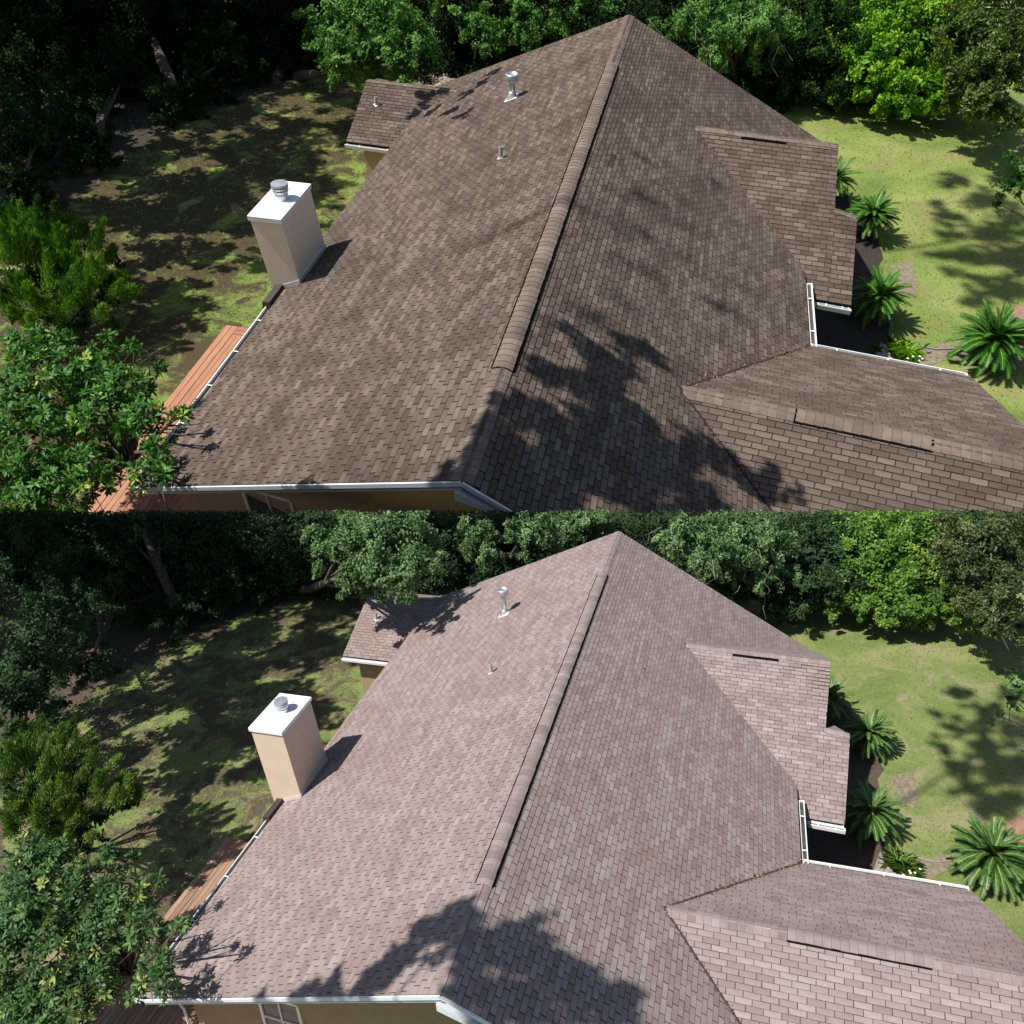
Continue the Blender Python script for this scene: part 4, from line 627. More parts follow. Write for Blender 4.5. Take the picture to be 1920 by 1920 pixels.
    for i in range(2):
        for j in range(2):
            m = MB(); a = o0+X*(i*wd/2+.03)+Z*(j*hgt/2+.03)-nn*.012; b = a+X*(wd/2-.06); q4 = [a, b, b+Z*(hgt/2-.06), a+Z*(hgt/2-.06)]
            m.prism([v-nn*.006 for v in q4], q4); part(win, "pane", m.mesh("pane", M_glass))
    return house

# ------------------------------------------------------------------ wooden deck
def build_deck(pl):
    k = pl['key']; H = HOUSES[k]; zg = H['zg']; rnd = random.Random(5+k)
    P0, P1, P2 = [Vector(p) for p in H['deck']]
    zt = zg+.5; x0 = P0.x; y1 = P0.y; ym = P1.y-.3; y0 = ym-3.4
    xr = -H['W']+.52
    deck = top(pl, "wooden_deck", "red-brown plank deck along the left eave of the %s roof" % pl['roof'], "deck", (x0, y0, zg))
    w = .14; x = x0+.34; i = 0
    def plank(a, b):
        m = MB(); m.box(a, b, rnd.random()); part(deck, "plank", m.mesh("plank", M_deckw[k]))
    while x+w < xr:
        plank((x, ym, zt-.035), (x+w-.012, y1-.34-rnd.uniform(0, .004), zt+rnd.uniform(-.003, .003))); x += w
    y = ym-.02
    while y-w > y0:
        plank((x0+.02, y-w+.012, zt-.2), (-2.5+rnd.uniform(-.01, .01), y, zt-.165+rnd.uniform(-.003, .003))); y -= w
    # wide rim boards
    for a, b in (((x0, ym, zt-.03), (x0+.15, y1, zt+.012)), ((x0+.165, ym, zt-.03), (x0+.325, y1, zt+.010)), ((x0+.335, y1-.33, zt-.03), (xr, y1-.175, zt+.010)), ((x0+.335, y1-.16, zt-.03), (xr, y1, zt+.012)),
                 ((x0, ym-.1, zt-.03), (-2.5, ym-.005, zt+.014))):
        m = MB(); m.box(a, b, rnd.random()); part(deck, "rim_board", m.mesh("rim_board", M_deckw[k]))
    m = MB(); m.box((x0+.03, ym, zt-.3), (x0+.06, y1-.03, zt-.035)); m.box((x0+.03, y1-.06, zt-.3), (xr, y1-.03, zt-.035)); m.box((x0+.04, y0+.03, zt-.45), (x0+.07, ym, zt-.2))
    for j in range(5): m.box((x0+.1, y0+.3+j*(y1-y0-.6)/4, zg), (x0+.2, y0+.4+j*(y1-y0-.6)/4, zt-.21))
    part(deck, "frame", m.mesh("frame", M_browntrim))

# ------------------------------------------------------------------ leaves and trees
CUT_N = np.array((0.049108, -0.383932, -0.922055)); CUT_D = 7.58979     # the line the crowns of the near place grow up to
def leaf_cloud(blobs, dens, ln, wd, rs, updir=.35, cut=False, shell=.55, clumps=9, fold=True, seed=0, core=.12, spread=.19, droop=.25):
    """leaf-sized folded blades spread in clumps through the shells of ellipsoid blobs"""
    Vs = []; Ts = []
    for (x, y, z, r) in blobs:
        n = int(dens*r*r); nc = max(5, int(clumps*r*r)+4)
        cd = rs.normal(size=(nc, 3)); cd /= np.linalg.norm(cd, axis=1)[:, None]
        cr = r*(shell+(1.08-shell)*rs.random(nc))
        cc = np.array((x, y, z))+cd*cr[:, None]*np.array((1, 1, .88))
        ci = rs.integers(0, nc, n)
        ctone = rs.normal(0, .2, nc)
        sd_ = cd*.7+rs.normal(size=(nc, 3))*.45+np.array((0, 0, -droop)); sd_ /= np.linalg.norm(sd_, axis=1)[:, None]
        sl = np.clip(r*rs.uniform(.3, .75, nc), .15, .9)
        sg = np.clip(spread*r*.55, .06, .6)
        u = rs.random(n)
        pos = cc[ci]+sd_[ci]*(u*sl[ci])[:, None]+rs.normal(size=(n, 3))*(sg*(1.15-.7*u))[:, None]
        inner = rs.random(n) < core
        rad = rs.normal(size=(n, 3)); rad *= (r*.5*rs.random(n)/np.linalg.norm(rad, axis=1))[:, None]
        pos[inner] = np.array((x, y, z))+rad[inner]
        outd = pos-np.array((x, y, z)); outd /= np.linalg.norm(outd, axis=1)[:, None]+1e-6
        nrm = outd*.55+rs.normal(size=(n, 3))*.55+np.array((0, 0, updir)); nrm /= np.linalg.norm(nrm, axis=1)[:, None]
        ax = np.cross(nrm, rs.normal(size=(n, 3))); ax /= np.linalg.norm(ax, axis=1)[:, None]
        sd = np.cross(nrm, ax)
        s = rs.uniform(.7, 1.3, n)*np.where(inner, 2.0, 1.)
        l = (ln*s)[:, None]; w = (wd*s)[:, None]
        tip = pos+ax*l*.5-nrm*l*.06; base = pos-ax*l*.5-nrm*l*.06
        a = pos+sd*w*.5+nrm*w*.18; b = pos-sd*w*.5+nrm*w*.18
        q = np.stack([base, a, tip, b], 1)
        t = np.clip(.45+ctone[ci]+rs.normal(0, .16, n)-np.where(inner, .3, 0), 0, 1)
        if cut:
            d = pos@CUT_N+CUT_D; keep = d > rs.uniform(-.10, .22, n); q = q[keep]; t = t[keep]
        Vs.append(q); Ts.append(t)
    q = np.concatenate(Vs); t = np.concatenate(Ts); n = len(q)
    V = q.reshape(-1, 3); i = np.arange(n)*4
    F = np.concatenate([np.stack([i, i+1, i+2], 1), np.stack([i, i+2, i+3], 1)]); T = np.concatenate([t, t])
    return V, F, T
def trunk_mesh(base, tips, r0, rnd, mat=M_bark, fork=.45):
    m = MB(); base = Vector(base); tips = [Vector(t) for t in tips]
    mean = sum(tips, Vector())/len(tips); mid = base.lerp(mean, fork)+Vector((rnd.uniform(-.15, .15), rnd.uniform(-.15, .15), 0))
    q = base.lerp(mid, .5)+Vector((rnd.uniform(-.1, .1), rnd.uniform(-.1, .1), 0))
    m.tube([base-Vector((0, 0, .15)), base+Vector((0, 0, .15)), q, mid], [r0*1.35, r0, r0*.85, r0*.7], 9)
    for t in tips:
        c = mid.lerp(t, .5)+Vector((rnd.uniform(-.2, .2), rnd.uniform(-.2, .2), rnd.uniform(-.1, .25)))*.6
        m.tube([mid, c, t], [r0*.5, r0*.32, r0*.10], 6)
        for _ in range(3):
            e = t+Vector((rnd.gauss(0, .35), rnd.gauss(0, .35), rnd.gauss(0, .25))); m.tube([c.lerp(t, rnd.uniform(.3, .8)), e], [r0*.14, r0*.04], 4)
    return m.mesh("trunk", mat)
def build_tree(pl, name, key, label, cat, mat, dens, ln, wd, seed, r0=.18, group=None, cut=True, clumps=12, updir=.35, shell=.55, droop=.25):
    k = pl['key']; base, blobs = TREES[k][key]
    rs = np.random.default_rng(seed); rnd = random.Random(seed)
    t = top(pl, name, label, cat, base, group=group)
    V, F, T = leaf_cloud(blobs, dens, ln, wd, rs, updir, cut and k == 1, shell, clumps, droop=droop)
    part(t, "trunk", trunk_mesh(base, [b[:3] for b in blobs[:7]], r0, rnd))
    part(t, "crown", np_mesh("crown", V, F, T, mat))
    return t, rs, rnd

def twig_whorls(blobs, per, rs, ln, wd):
    """broad lobed leaves in rosettes at twig ends; each leaf four triangles"""
    Q = []; T = []; tw = MB()
    for (x, y, z, r) in blobs:
        n = max(6, int(per*r*r))
        d = rs.normal(size=(n, 3)); d[:, 2] = d[:, 2]*.8+.25; d /= np.linalg.norm(d, axis=1)[:, None]
        pos = np.array((x, y, z))+d*(r*(.45+.55*rs.random(n)**.6))[:, None]
        for p, dd in zip(pos, d):
            ax = dd+np.array((0, 0, .5))+rs.normal(size=3)*.35; ax /= np.linalg.norm(ax)
            e1 = np.cross(ax, rs.normal(size=3)); e1 /= np.linalg.norm(e1); e2 = np.cross(ax, e1)
            tn = np.clip(.45+rs.normal(0, .17), 0, .82)
            if rs.random() < .05: tn = 1.
            tw.tube([p-ax*.22, p+ax*.02], [.006, .003], 3)
            m = rs.integers(6, 11); ph = rs.random()*6.28
            for i in range(m):
                a = ph+i*2.4; el = rs.uniform(.1, 1.0)
                ld = (e1*math.cos(a)+e2*math.sin(a))*math.cos(el)+ax*math.sin(el)
                up = ax*math.cos(el)-(e1*math.cos(a)+e2*math.sin(a))*math.sin(el); sd = np.cross(ld, up)
                b = p-ax*rs.uniform(0, .12); L_ = ln*rs.uniform(.7, 1.2); w_ = wd*rs.uniform(.8, 1.2)
                mid = b+ld*L_*.62+up*L_*.05; tip = b+ld*L_-up*L_*.10; lo = b+ld*L_*.25+up*L_*.02
                Q.append([b, lo+sd*w_*.22, mid+sd*w_*.5-up*w_*.12, tip, mid-sd*w_*.5-up*w_*.12, lo-sd*w_*.22, mid]); T.append(np.clip(tn+rs.normal(0, .08), 0, 1))
    Q = np.array(Q); n = len(Q); i = np.arange(n)*7
    F = np.concatenate([np.stack([i+a, i+b, i+c], 1) for a, b, c in ((0, 1, 6), (1, 2, 6), (2, 3, 6), (3, 4, 6), (4, 5, 6), (5, 0, 6))])
    return Q.reshape(-1, 3), F, np.tile(np.array(T), 6), tw
def near_leaves(pl, tree, V, F, T, mat):
    """the 300 leaves that show largest are parts of their own, the others one part"""
    Q = V.reshape(-1, 7, 3); n = len(Q); tn = T[:n]; Mi = pl['M'].inverted(); C = np.array(Mi @ CAM_POS); R3 = Mi.to_3x3()
    fw, rt, dn = [np.array((R3 @ v).normalized()) for v in (FWD, RIGHT, DOWN)]
    c = Q.mean(1)-C; z = c@fw; px_ = c@rt/z*1500; py_ = c@dn/z*1500
    nr = np.cross(Q[:, 2]-Q[:, 0], Q[:, 4]-Q[:, 0]); size = np.abs((nr*c).sum(1))/np.linalg.norm(c, axis=1)**3
    inside = (np.abs(px_) < 945) & ((py_ < -15) & (py_ > -945) if pl['key'] == 0 else (py_ > 15) & (py_ < 945))
    # leaves facing up and outward on the near side of the crown are the ones that are seen
    up = Q.mean(1)[:, 2]; score = size*inside*(1+.5*(up-up.min()))/z
    order = np.argsort(-score); own = order[:300]; rest = np.sort(order[300:])
    tri = ((0, 1, 6), (1, 2, 6), (2, 3, 6), (3, 4, 6), (4, 5, 6), (5, 0, 6))
    for i in own:
        m = MB(); o = Vector(Q[i][0]); m.add([Vector(p)-o for p in Q[i]], tri, float(tn[i]))
        lf = part(tree, "leaf", m.mesh("leaf", mat)); lf.location = o-Vector(tree['base'])
    k = np.arange(len(rest))*7
    F2 = np.concatenate([np.stack([k+a, k+b, k+c_], 1) for a, b, c_ in tri])
    part(tree, "crown", np_mesh("crown", Q[rest].reshape(-1, 3), F2, np.tile(tn[rest], 6), mat), kind="stuff")
def cedar_sprays(blobs, per, rs):
    Q = []; T = []
    for (x, y, z, r) in blobs:
        n = int(per*r*r); d = rs.normal(size=(n, 3)); d[:, 2] = np.abs(d[:, 2])*.9-.15; d /= np.linalg.norm(d, axis=1)[:, None]
        nc = max(8, int(22*r*r)); cd = rs.normal(size=(nc, 3)); cd[:, 2] = np.abs(cd[:, 2])-.2; cd /= np.linalg.norm(cd, axis=1)[:, None]
        ci = rs.integers(0, nc, n); ct = rs.normal(0, .2, nc)
        pl_ = cd*.5+np.array((.25, .15, .8))+rs.normal(size=(nc, 3))*.2; u = rs.random(n)[:, None]
        base = np.array((x, y, z))+cd[ci]*r*.75+pl_[ci]*u*r*.62+rs.normal(size=(n, 3))*np.array((.10, .10, .06))*(1.2-u)
        ax = cd[ci]*.5+np.array((.15, .1, .75))+rs.normal(size=(n, 3))*.35; ax /= np.linalg.norm(ax, axis=1)[:, None]
        sd = np.cross(ax, rs.normal(size=(n, 3))); sd /= np.linalg.norm(sd, axis=1)[:, None]
        l = rs.uniform(.07, .17, n)[:, None]; w = rs.uniform(.007, .014, n)[:, None]
        Q.append(np.stack([base, base+ax*l*.45+sd*w, base+ax*l, base+ax*l*.45-sd*w], 1)); T.append(np.clip(.45+ct[ci]+rs.normal(0, .15, n), 0, 1))
    q = np.concatenate(Q); t = np.concatenate(T); n = len(q); i = np.arange(n)*4
    return q.reshape(-1, 3), np.stack([i, i+1, i+2, i+3], 1), t

# ------------------------------------------------------------------ sago palms
FROND = {}
def frond_mesh(k, var):
    if (k, var) in FROND: return FROND[(k, var)]
    rnd = random.Random(50+var); L = 1.0; n = 26; droop = (.85, 1.15, .6)[var]
    pts = []; p = Vector((0, 0, 0)); ang = .12
    for i in range(n+1):
        pts.append(p.copy()); p = p+Vector((math.cos(ang), 0, math.sin(ang)))*(L/n); ang -= droop*1.25/n
    m = MB()
    for i in range(n):
        m.add([pts[i]+Vector((0, -.016*(1-i/n)-.004, .006)), pts[i]+Vector((0, .016*(1-i/n)+.004, .006)), pts[i+1]+Vector((0, .016*(1-i/n)+.003, .006)), pts[i+1]+Vector((0, -.016*(1-i/n)-.003, .006))], [[0, 1, 2, 3]], 1.)
        if i < 2: continue
        f = i/n; ll = .165*math.sin(min(1, f*1.9+.12)*math.pi/2)*(1-.62*max(0, f-.55)/.45)
        d = (pts[i+1]-pts[i]).normalized(); up = Vector((-d.z, 0, d.x))
        for s in (-1, 1):
            for h in (0, .5):
                b = pts[i].lerp(pts[i+1], h); lv = (d*.62+Vector((0, s*.86, 0))+up*.34).normalized(); tip = b+lv*ll*rnd.uniform(.9, 1.08)-up*ll*.12
                wv = d*.0165
                m.add([b-wv, b+wv, tip], [[0, 1, 2]] if s > 0 else [[1, 0, 2]], min(1, max(0, .42+rnd.gauss(0, .13))))
    FROND[(k, var)] = m.mesh("frond", MS[k]['frond']); return FROND[(k, var)]
def dead_frond(k):
    if (k, 'dead') not in FROND:
        c = frond_mesh(k, 1).copy(); c.name = "dead_frond"; c.materials[0] = M_deadfrond; FROND[(k, 'dead')] = c
    return FROND[(k, 'dead')]
def build_palm(pl, base, h, size, label, seed, heart=False, nf=44):
    k = pl['key']; rnd = random.Random(seed); base = Vector(base)
    t = top(pl, "sago_palm", label, "palm", base, group="sago palms in the bed by the %s roofed house" % pl['roof'])
    m = MB(); prof = []
    for i in range(9): prof.append((.16-.03*i/8+(.018 if i % 2 else 0), h*i/8))
    m.lathe(base, prof, 12); m.lathe(base+Vector((0, 0, h)), [(.12, 0), (.07, .10), (.01, .16)], 10)
    part(t, "trunk", m.mesh("trunk", M_palmtrunk))
    if heart:
        m = MB(); m.lathe(base+Vector((0, 0, h+.05)), [(.09, 0), (.10, .08), (.05, .18), (.01, .22)], 10); part(t, "cone", m.mesh("cone", M_palmheart))
    for i in range(nf):
        f = i/nf; el = math.radians(86-96*f**.9+rnd.uniform(-6, 6)); az = i*2.39996+rnd.uniform(-.15, .15)
        o = bpy.data.objects.new("frond", frond_mesh(k, rnd.choice((0, 0, 1, 2)))); col.objects.link(o); o.parent = t
        o.matrix_basis = Matrix.Translation((0, 0, h+.04)) @ Matrix.Rotation(az, 4, 'Z') @ Matrix.Rotation(-el, 4, 'Y') @ Matrix.Rotation(rnd.uniform(-.25, .25), 4, 'X') @ Matrix.Scale(size*rnd.uniform(.85, 1.1)*(.8 if f < .15 else 1), 4)
    for i in range(5):
        o = bpy.data.objects.new("frond", dead_frond(k)); col.objects.link(o); o.parent = t; o['label'] = "brown dead frond"
        o.matrix_basis = Matrix.Translation((0, 0, h-.04)) @ Matrix.Rotation(rnd.uniform(0, 6.28), 4, 'Z') @ Matrix.Rotation(rnd.uniform(.3, .75), 4, 'Y') @ Matrix.Scale(size*rnd.uniform(.6, .85), 4)
    t.matrix_basis = t.matrix_basis @ Matrix.Rotation(rnd.uniform(-.12, .12), 4, 'X') @ Matrix.Rotation(rnd.uniform(-.12, .12), 4, 'Y')
    return t

# ------------------------------------------------------------------ trees outside the picture, whose shade falls into it
def build_shade_tree(pl, blobs, base, label, seed, dens=420, ln=.30, wd=.17, hung=False):
    k = pl['key']; rs = np.random.default_rng(seed); rnd = random.Random(seed)
    t = top(pl, "tall_tree", label, "tree", base)
    V, F, T = leaf_cloud(blobs, dens, ln, wd, rs, .35, False, .1, 8, spread=.34)
    m = MB(); tops = [Vector(b[:3]) for b in blobs]; mean = sum(tops, Vector())/len(tops); b0 = Vector(base)
    if hung: b0 = mean+Vector((-1.5, -1.5, -3))
    m.tube([b0, b0.lerp(mean, .5), mean], [.07, .055, .03], 6)
    part(t, "trunk", m.mesh("trunk", M_bark)); part(t, "crown", np_mesh("crown", V, F, T, MS[k]['leaf_dark']))

# ------------------------------------------------------------------ ground
def ragged(poly, step, amp, seed):
    rnd = random.Random(seed); out = []
    for i in range(len(poly)):
        a, b = Vector((*poly[i], 0)), Vector((*poly[(i+1) % len(poly)], 0)); n = max(1, int((b-a).length/step))
        for j in range(n):
            p = a.lerp(b, j/n); out.append((p.x+rnd.uniform(-amp, amp), p.y+rnd.uniform(-amp, amp)))
    return out
def sheet(pl, name, poly, z, mat, kind="structure", label=None, res=None):
    m = MB(); m.add([(x, y, z) for x, y in poly], [list(range(len(poly)))]); o = top(pl, name, label, None, mesh=m.mesh(name, mat), kind=kind); return o
def grass_tufts(pl, region, n, seed, avoid):
    k = pl['key']; zg = HOUSES[k]['zg']; rs = np.random.default_rng(seed)
    x0, x1, y0, y1 = region; p = np.stack([rs.uniform(x0, x1, n), rs.uniform(y0, y1, n)], 1)
    keep = np.ones(n, bool)
    for a0, a1, b0, b1 in avoid: keep &= ~((p[:, 0] > a0) & (p[:, 0] < a1) & (p[:, 1] > b0) & (p[:, 1] < b1))
    for poly in (EXTRA[k]['bed'], EXTRA[k]['path'], EXTRA[k]['patio'], EXTRA[k]['soil']):
        ins = np.zeros(n, bool)
        for i in range(len(poly)):
            (xa, ya), (xb, yb) = poly[i-1], poly[i]
            c = ((ya > p[:, 1]) != (yb > p[:, 1])) & (p[:, 0] < (xb-xa)*(p[:, 1]-ya)/(yb-ya+1e-9)+xa); ins ^= c
        keep &= ~ins
    p = p[keep]; n = len(p)
    h = rs.uniform(.02, .055, n); a = rs.uniform(0, 6.28, n); w = rs.uniform(.012, .03, n); le = rs.normal(0, .04, (n, 2))
    d = np.stack([np.cos(a), np.sin(a)], 1)*w[:, None]; z = np.full((n, 1), zg)
    q = np.stack([np.hstack([p-d, z]), np.hstack([p+d, z]), np.hstack([p+le, z+h[:, None]])], 1)
    i = np.arange(n)*3
    o = top(pl, "grass", None, None, mesh=np_mesh("grass", q.reshape(-1, 3), np.stack([i, i+1, i+2], 1), np.clip(rs.normal(.5, .2, n), 0, 1), M_grass[k]), kind="stuff")
    return o
M_grass = [leaf_mat("grass_blade", [(0, (.08, .14, .025)), (.5, (.18, .25, .05)), (1, (.33, .33, .12))], .8, .25, .1), leaf_mat("grass_blade_soft", [(0, (.09, .13, .04)), (.5, (.18, .22, .075)), (1, (.31, .31, .15))], .8, .25, .1)]

# ------------------------------------------------------------------ build both places
for pl in PLACES:
    k = pl['key']; H = HOUSES[k]; mt = MS[k]; zg = H['zg']; R = "the %s roof" % pl['roof']
    # ground first
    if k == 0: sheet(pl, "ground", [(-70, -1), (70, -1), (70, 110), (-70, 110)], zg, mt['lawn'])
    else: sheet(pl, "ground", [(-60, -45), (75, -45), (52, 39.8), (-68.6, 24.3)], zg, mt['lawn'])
    build_house(pl)
    build_deck(pl)
    sc = H['L']/18.0
    G = EXTRA[k]
    sheet(pl, "mulch_bed", ragged(G['bed'], .4, .12, 3), zg+.012, mt['mulch'])
    sheet(pl, "brick_patio", G['patio'], zg+.016, M_brick)
    sheet(pl, "dirt_path", ragged(G['path'], .3, .1, 3), zg+.008, M_dirt)
    sheet(pl, "bare_soil", ragged(G['soil'], .14, .10, 3), zg+.008, M_dirt)
    sheet(pl, "sandy_track", ragged(G['sand'], .6, .25, 3), zg+.006, M_sand)
    sheet(pl, "leaf_litter", ragged(G['litter'], .7, .4, 3), zg+.010, mt['mulch'])
    # edging: a thin pale hose line by the path
    e = G['edging']; m = MB(); m.tube([(e[0][0], e[0][1], zg+.03), ((e[0][0]+e[1][0])/2, (e[0][1]+e[1][1])/2-.12, zg+.03), (e[1][0], e[1][1], zg+.03)], [.022]*3, 6)
    top(pl, "garden_edging", "thin pale edging strip on the ground between two sago palms by %s" % R, "garden edging", mesh=m.mesh("garden_edging", M_stone))
    sx, sy = G['stone']; m = MB(); m.add([(sx-.3, sy-.35, zg), (sx+.35, sy-.4, zg), (sx+.22, sy+.3, zg), (sx-.02, sy+.45, zg), (sx-.12, sy-.2, zg+.16), (sx+.2, sy-.2, zg+.15), (sx+.03, sy+.25, zg+.10)], [[0, 1, 5, 4], [1, 2, 6, 5], [2, 3, 6], [3, 0, 4, 6], [4, 5, 6]])
    top(pl, "stone", "grey wedge shaped stone below the orange-hearted palm by %s" % R, "stone", mesh=m.mesh("stone", M_stone))
    # palms
    info = [("farthest sago palm, half hidden behind the gable edge of %s",.92, True), ("dark spreading sago palm beside the stepped gable corner of %s", .98, False),
            ("sago palm with an orange heart above the dark mulch bed by %s", 1.0, True), ("big full sago palm at the right by the brick patio, below %s", 1.12, False)]
    for i, ((b, h), (lb, sz, heart)) in enumerate(zip(H['palms'], info)):
        build_palm(pl, b, h, sz, lb % R, 70+i, heart, (44, 70, 66, 96)[i])
    # low plants near the palms
    rs = np.random.default_rng(3+k); gx_, gy_ = G['grassclump']
    n = 160; a = rs.uniform(0, 6.28, n); l = rs.uniform(.25, .55, n); d = np.stack([np.cos(a), np.sin(a)], 1)
    b = np.hstack([np.array((gx_, gy_))+rs.normal(0, .14, (n, 2)), np.full((n, 1), zg)]); tip = b+np.hstack([d*l[:, None]*.9, (l*.55)[:, None]]); mid = b+np.hstack([d*l[:, None]*.4, (l*.62)[:, None]]); sd = np.hstack([np.stack([-d[:, 1], d[:, 0]], 1)*.012, np.zeros((n, 1))])
    q = np.stack([b-sd, b+sd, mid+sd, tip, mid-sd], 1); i5 = np.arange(n)*5
    top(pl, "grass_clump", "clump of arching yellow-green grass beside the gutter near the sago palms of %s" % R, "grass clump", mesh=np_mesh("grass_clump", q.reshape(-1, 3), np.stack([i5, i5+1, i5+2, i5+3, i5+4], 1), rs.random(n), mt['leaf_vine']))
    fx, fy = G['flower']; t = top(pl, "flower_bush", "small bush dotted with white flowers under the big sago palm by %s" % R, "flower bush", (fx, fy, zg))
    V, F, T = leaf_cloud([(fx, fy, zg+.2, .2)], 3000, .07, .035, rs); part(t, "foliage", np_mesh("foliage", V, F, T, mt['leaf_vine']))
    m = MB()
    for _ in range(5):
        p = Vector((fx+rs.normal(0, .11), fy+rs.normal(0, .11), zg+.36+rs.normal(0, .08))); m.lathe(p, [(.004, 0), (.03, .012), (.034, .02)], 6)
    part(t, "petals", m.mesh("petals", M_flower))
    # trees
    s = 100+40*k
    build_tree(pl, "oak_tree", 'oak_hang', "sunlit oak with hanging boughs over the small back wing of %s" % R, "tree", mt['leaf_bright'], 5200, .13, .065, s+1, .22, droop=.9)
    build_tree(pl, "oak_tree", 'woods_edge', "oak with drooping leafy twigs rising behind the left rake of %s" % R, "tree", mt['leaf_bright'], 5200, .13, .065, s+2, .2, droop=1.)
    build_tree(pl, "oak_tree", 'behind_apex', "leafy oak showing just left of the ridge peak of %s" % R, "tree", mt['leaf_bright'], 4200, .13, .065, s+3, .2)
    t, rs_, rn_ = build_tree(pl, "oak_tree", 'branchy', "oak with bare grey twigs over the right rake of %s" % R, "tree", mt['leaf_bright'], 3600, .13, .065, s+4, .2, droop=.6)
    m = MB(); bl = TREES[k]['branchy'][1]
    for i in range(26):
        b0 = Vector(rn_.choice(bl)[:3])+Vector((rn_.gauss(0, .5), rn_.gauss(-.4, .3), rn_.gauss(.3, .4))); pts = [b0]
        for j in range(3): pts.append(pts[-1]+Vector((rn_.gauss(0, .22), rn_.gauss(-.08, .15), -.32+rn_.gauss(0, .12))))
        if k == 0 or all(np.array(p)@CUT_N+CUT_D > .03 for p in pts): m.tube(pts, [.018, .014, .010, .004], 4)
    part(t, "twigs", m.mesh("twigs", M_twig), kind="stuff")
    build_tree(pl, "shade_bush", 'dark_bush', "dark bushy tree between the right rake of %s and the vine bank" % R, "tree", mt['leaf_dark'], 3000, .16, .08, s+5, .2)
    t, rs_, rn_ = build_tree(pl, "vine_covered_tree", 'vine', "bright yellow-green vine covered trees at the lawn edge right of %s" % R, "tree", mt['leaf_vine'], 4300, .15, .09, s+6, .2)
    bl = TREES[k]['vine'][1]; c0 = bl[2]; c1 = bl[3]
    V, F, T = leaf_cloud([(c0[0]+.25, c0[1]-.6, c0[2]+.1, .32), (c0[0]+.55, c0[1]-.55, c0[2]+.45, .22), (c1[0]+1.3, c1[1]-.5, c1[2]+.1, .2)], 1300, .11, .05, rs_); part(t, "dry_vine", np_mesh("dry_vine", V, F, T, M_blossom))
    build_tree(pl, "olive_green_tree", 'olive', "olive green tree leaning over the lawn at the right edge beyond %s" % R, "tree", mt['leaf_olive'], 3800, .15, .065, s+7, .2)
    build_tree(pl, "overhanging_tree", 'right_branch', "thin leafy branch reaching over the lawn at the right of %s" % R, "tree", mt['leaf_bright'], 1500, .13, .06, s+8, .08, clumps=24)
    dl = ["dark tree in the shaded woods farthest left of %s", "dark low tree at the left edge beyond the cedar of %s", "shaded tree in the left woods, low over the lawn of %s",
          "dark tree with a leaning trunk in the woods left of %s", "dark tree at the bend of the lawn edge left of %s", "dark tree just left of the sunlit oak behind %s"]
    for i in range(6):
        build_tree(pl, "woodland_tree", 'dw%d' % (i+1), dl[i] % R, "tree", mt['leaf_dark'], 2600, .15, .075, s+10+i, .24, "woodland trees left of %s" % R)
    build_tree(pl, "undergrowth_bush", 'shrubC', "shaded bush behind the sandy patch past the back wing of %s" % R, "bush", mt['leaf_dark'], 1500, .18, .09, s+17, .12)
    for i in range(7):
        build_tree(pl, "forest_tree", 'bk%d' % i, ("dark forest tree at the back, %s of the row behind " % ("leftmost", "second from left", "third from left", "middle", "third from right", "second from right", "rightmost")[i])+R, "tree", mt['leaf_shade_toned'] if i < 5 else mt['leaf_dark'], 2000, .17, .085, s+20+i, .22, "dark forest trees behind %s" % R)
    base, blobs = TREES[k]['lean']; rs_ = np.random.default_rng(s+28); tipv = Vector(blobs[0][:3]); bv = Vector(base)
    t = top(pl, "leaning_tree", "tree with a long bare leaning trunk at the woods edge left of %s" % R, "tree", base)
    m = MB(); m.tube([bv-Vector((0, 0, .1)), bv.lerp(tipv, .3)+Vector((.12, 0, .05)), bv.lerp(tipv, .65)+Vector((.05, 0, .1)), tipv], [.30, .24, .20, .15], 10)
    for bb in blobs[1:]: m.tube([bv.lerp(tipv, .55), Vector(bb[:3])], [.10, .04], 6)
    part(t, "trunk", m.mesh("trunk", M_bark)); V, F, T = leaf_cloud(blobs, 1500, .15, .075, rs_, .35, k == 1); part(t, "crown", np_mesh("crown", V, F, T, mt['leaf_dark']))
    # cedar and big-leaved oak at the left
    base, blobs = TREES[k]['cedar']; rs_ = np.random.default_rng(s+30); rn_ = random.Random(s+30)
    t = top(pl, "cedar_tree", "feathery green cedar between the shaded lawn and the big-leaved oak, left of %s" % R, "tree", base)
    V, F, T = cedar_sprays(blobs, 15000, rs_); part(t, "crown", np_mesh("crown", V, F, T, mt['leaf_cedar'])); part(t, "trunk", trunk_mesh(base, [b[:3] for b in blobs], .14, rn_, fork=.25))
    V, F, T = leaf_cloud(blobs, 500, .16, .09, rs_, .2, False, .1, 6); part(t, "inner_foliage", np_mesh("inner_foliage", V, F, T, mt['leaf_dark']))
    base, blobs = TREES[k]['near_oak']; rs_ = np.random.default_rng(s+31); rn_ = random.Random(s+31)
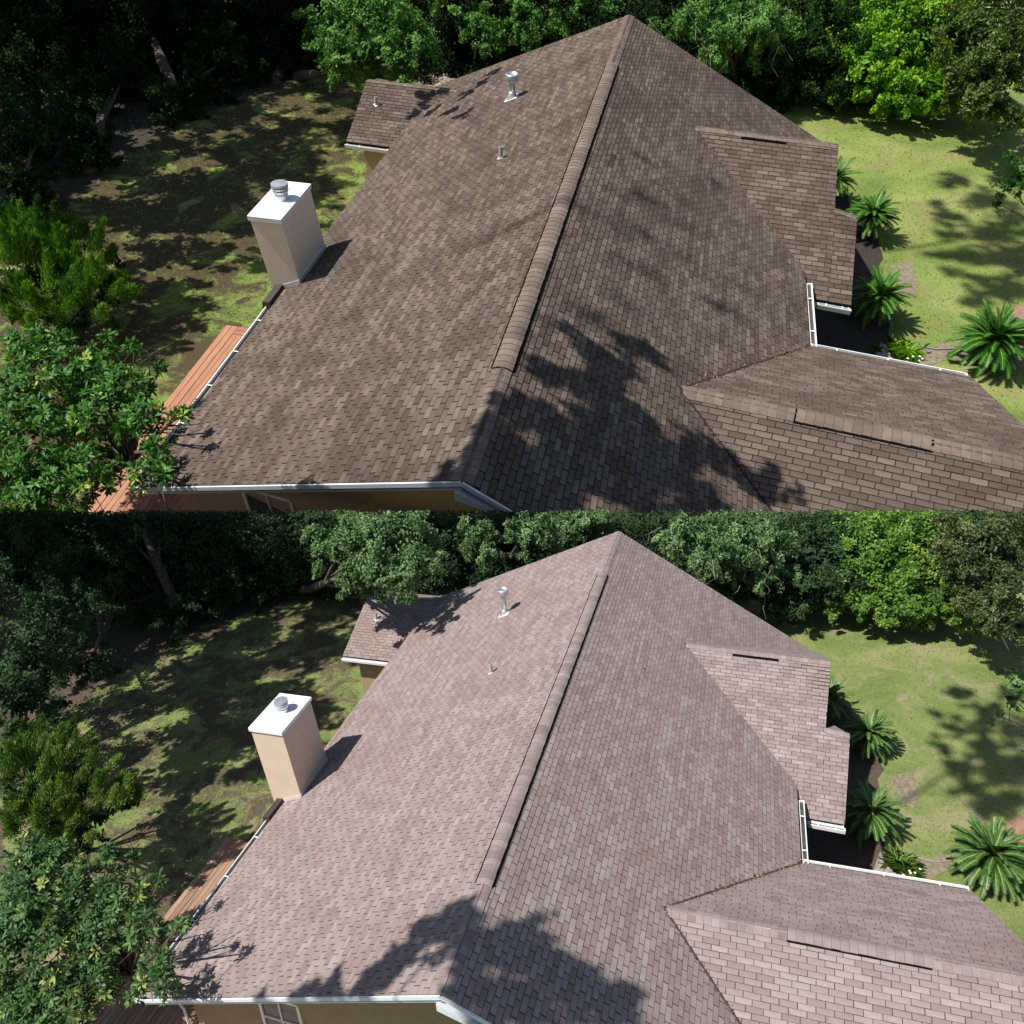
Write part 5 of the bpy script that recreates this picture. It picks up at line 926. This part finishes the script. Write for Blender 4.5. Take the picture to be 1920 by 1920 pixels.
    t = top(pl, "broadleaf_oak", "big-leaved oak overhanging the deck and the near left corner of %s" % R, "tree", base)
    V, F, T, tw = twig_whorls(blobs, 250, rs_, .18, .058); near_leaves(pl, t, V, F, T, mt['leaf_near']); part(t, "twigs", tw.mesh("twigs", M_twig), kind="stuff")
    part(t, "trunk", trunk_mesh(base, [b[:3] for b in blobs], .13, rn_, fork=.4))
    # trees beyond the picture's edge that throw the shade
    S_ = SHADE[k]
    b0 = ((-4, -14, zg), (-9, -17, zg))[k]
    build_shade_tree(pl, S_['roof'], b0, "tall tree beside the house of %s, outside the view" % R, s+40)
    build_shade_tree(pl, S_['lawn'], ((-30, 16, zg), (-24, 0, zg))[k], "very tall tree far left of %s, outside the view" % R, s+41, 300, hung=True)
    build_shade_tree(pl, S_['woods'], ((-40, 18, zg), (-38, 10, zg))[k], "tall tree left of the woods by %s, outside the view" % R, s+42, 700)
    build_shade_tree(pl, S_['yard'], ((-36, 8, zg), (-34, 2, zg))[k], "tall tree left of the yard by %s, outside the view" % R, s+43, 700)
    if k == 0: build_shade_tree(pl, S_['soft'], (-40, 2, zg), "very tall thin tree far left of %s, outside the view" % R, s+44, 13, .34, .2, True)
    else: build_shade_tree(pl, [(-9, -10.5, -3.5, 2.4), (-5, -11, -3, 2.6), (-1, -11, -3.2, 2.6), (3, -11.5, -3, 2.6), (7, -11.5, -3.5, 2.4), (-3, -13.5, -1, 2.6), (2, -14, -1, 2.6)], (0, -12, zg), "unseen tree added to block light from the near gable of %s" % R, s+45, 160)  # unseen crowns added to cut sky and bounced light on the near wall
    if k == 0: grass_tufts(pl, (7.2, 17, 9, 36), 12000, 5, [(0, 6.7, 0, 40)]); grass_tufts(pl, (-24, -6.4, 9, 32), 26000, 6, [(-9.6, -6, 0, 9.6)])
    else: grass_tufts(pl, (7.2, 17, 8, 28), 12000, 5, [(0, 7, 0, 40)]); grass_tufts(pl, (-24, -7.6, 6, 26), 26000, 6, [(-10.4, -6, 0, 7.4)])
for o in bpy.data.objects:
    if 'base' in o: del o['base']
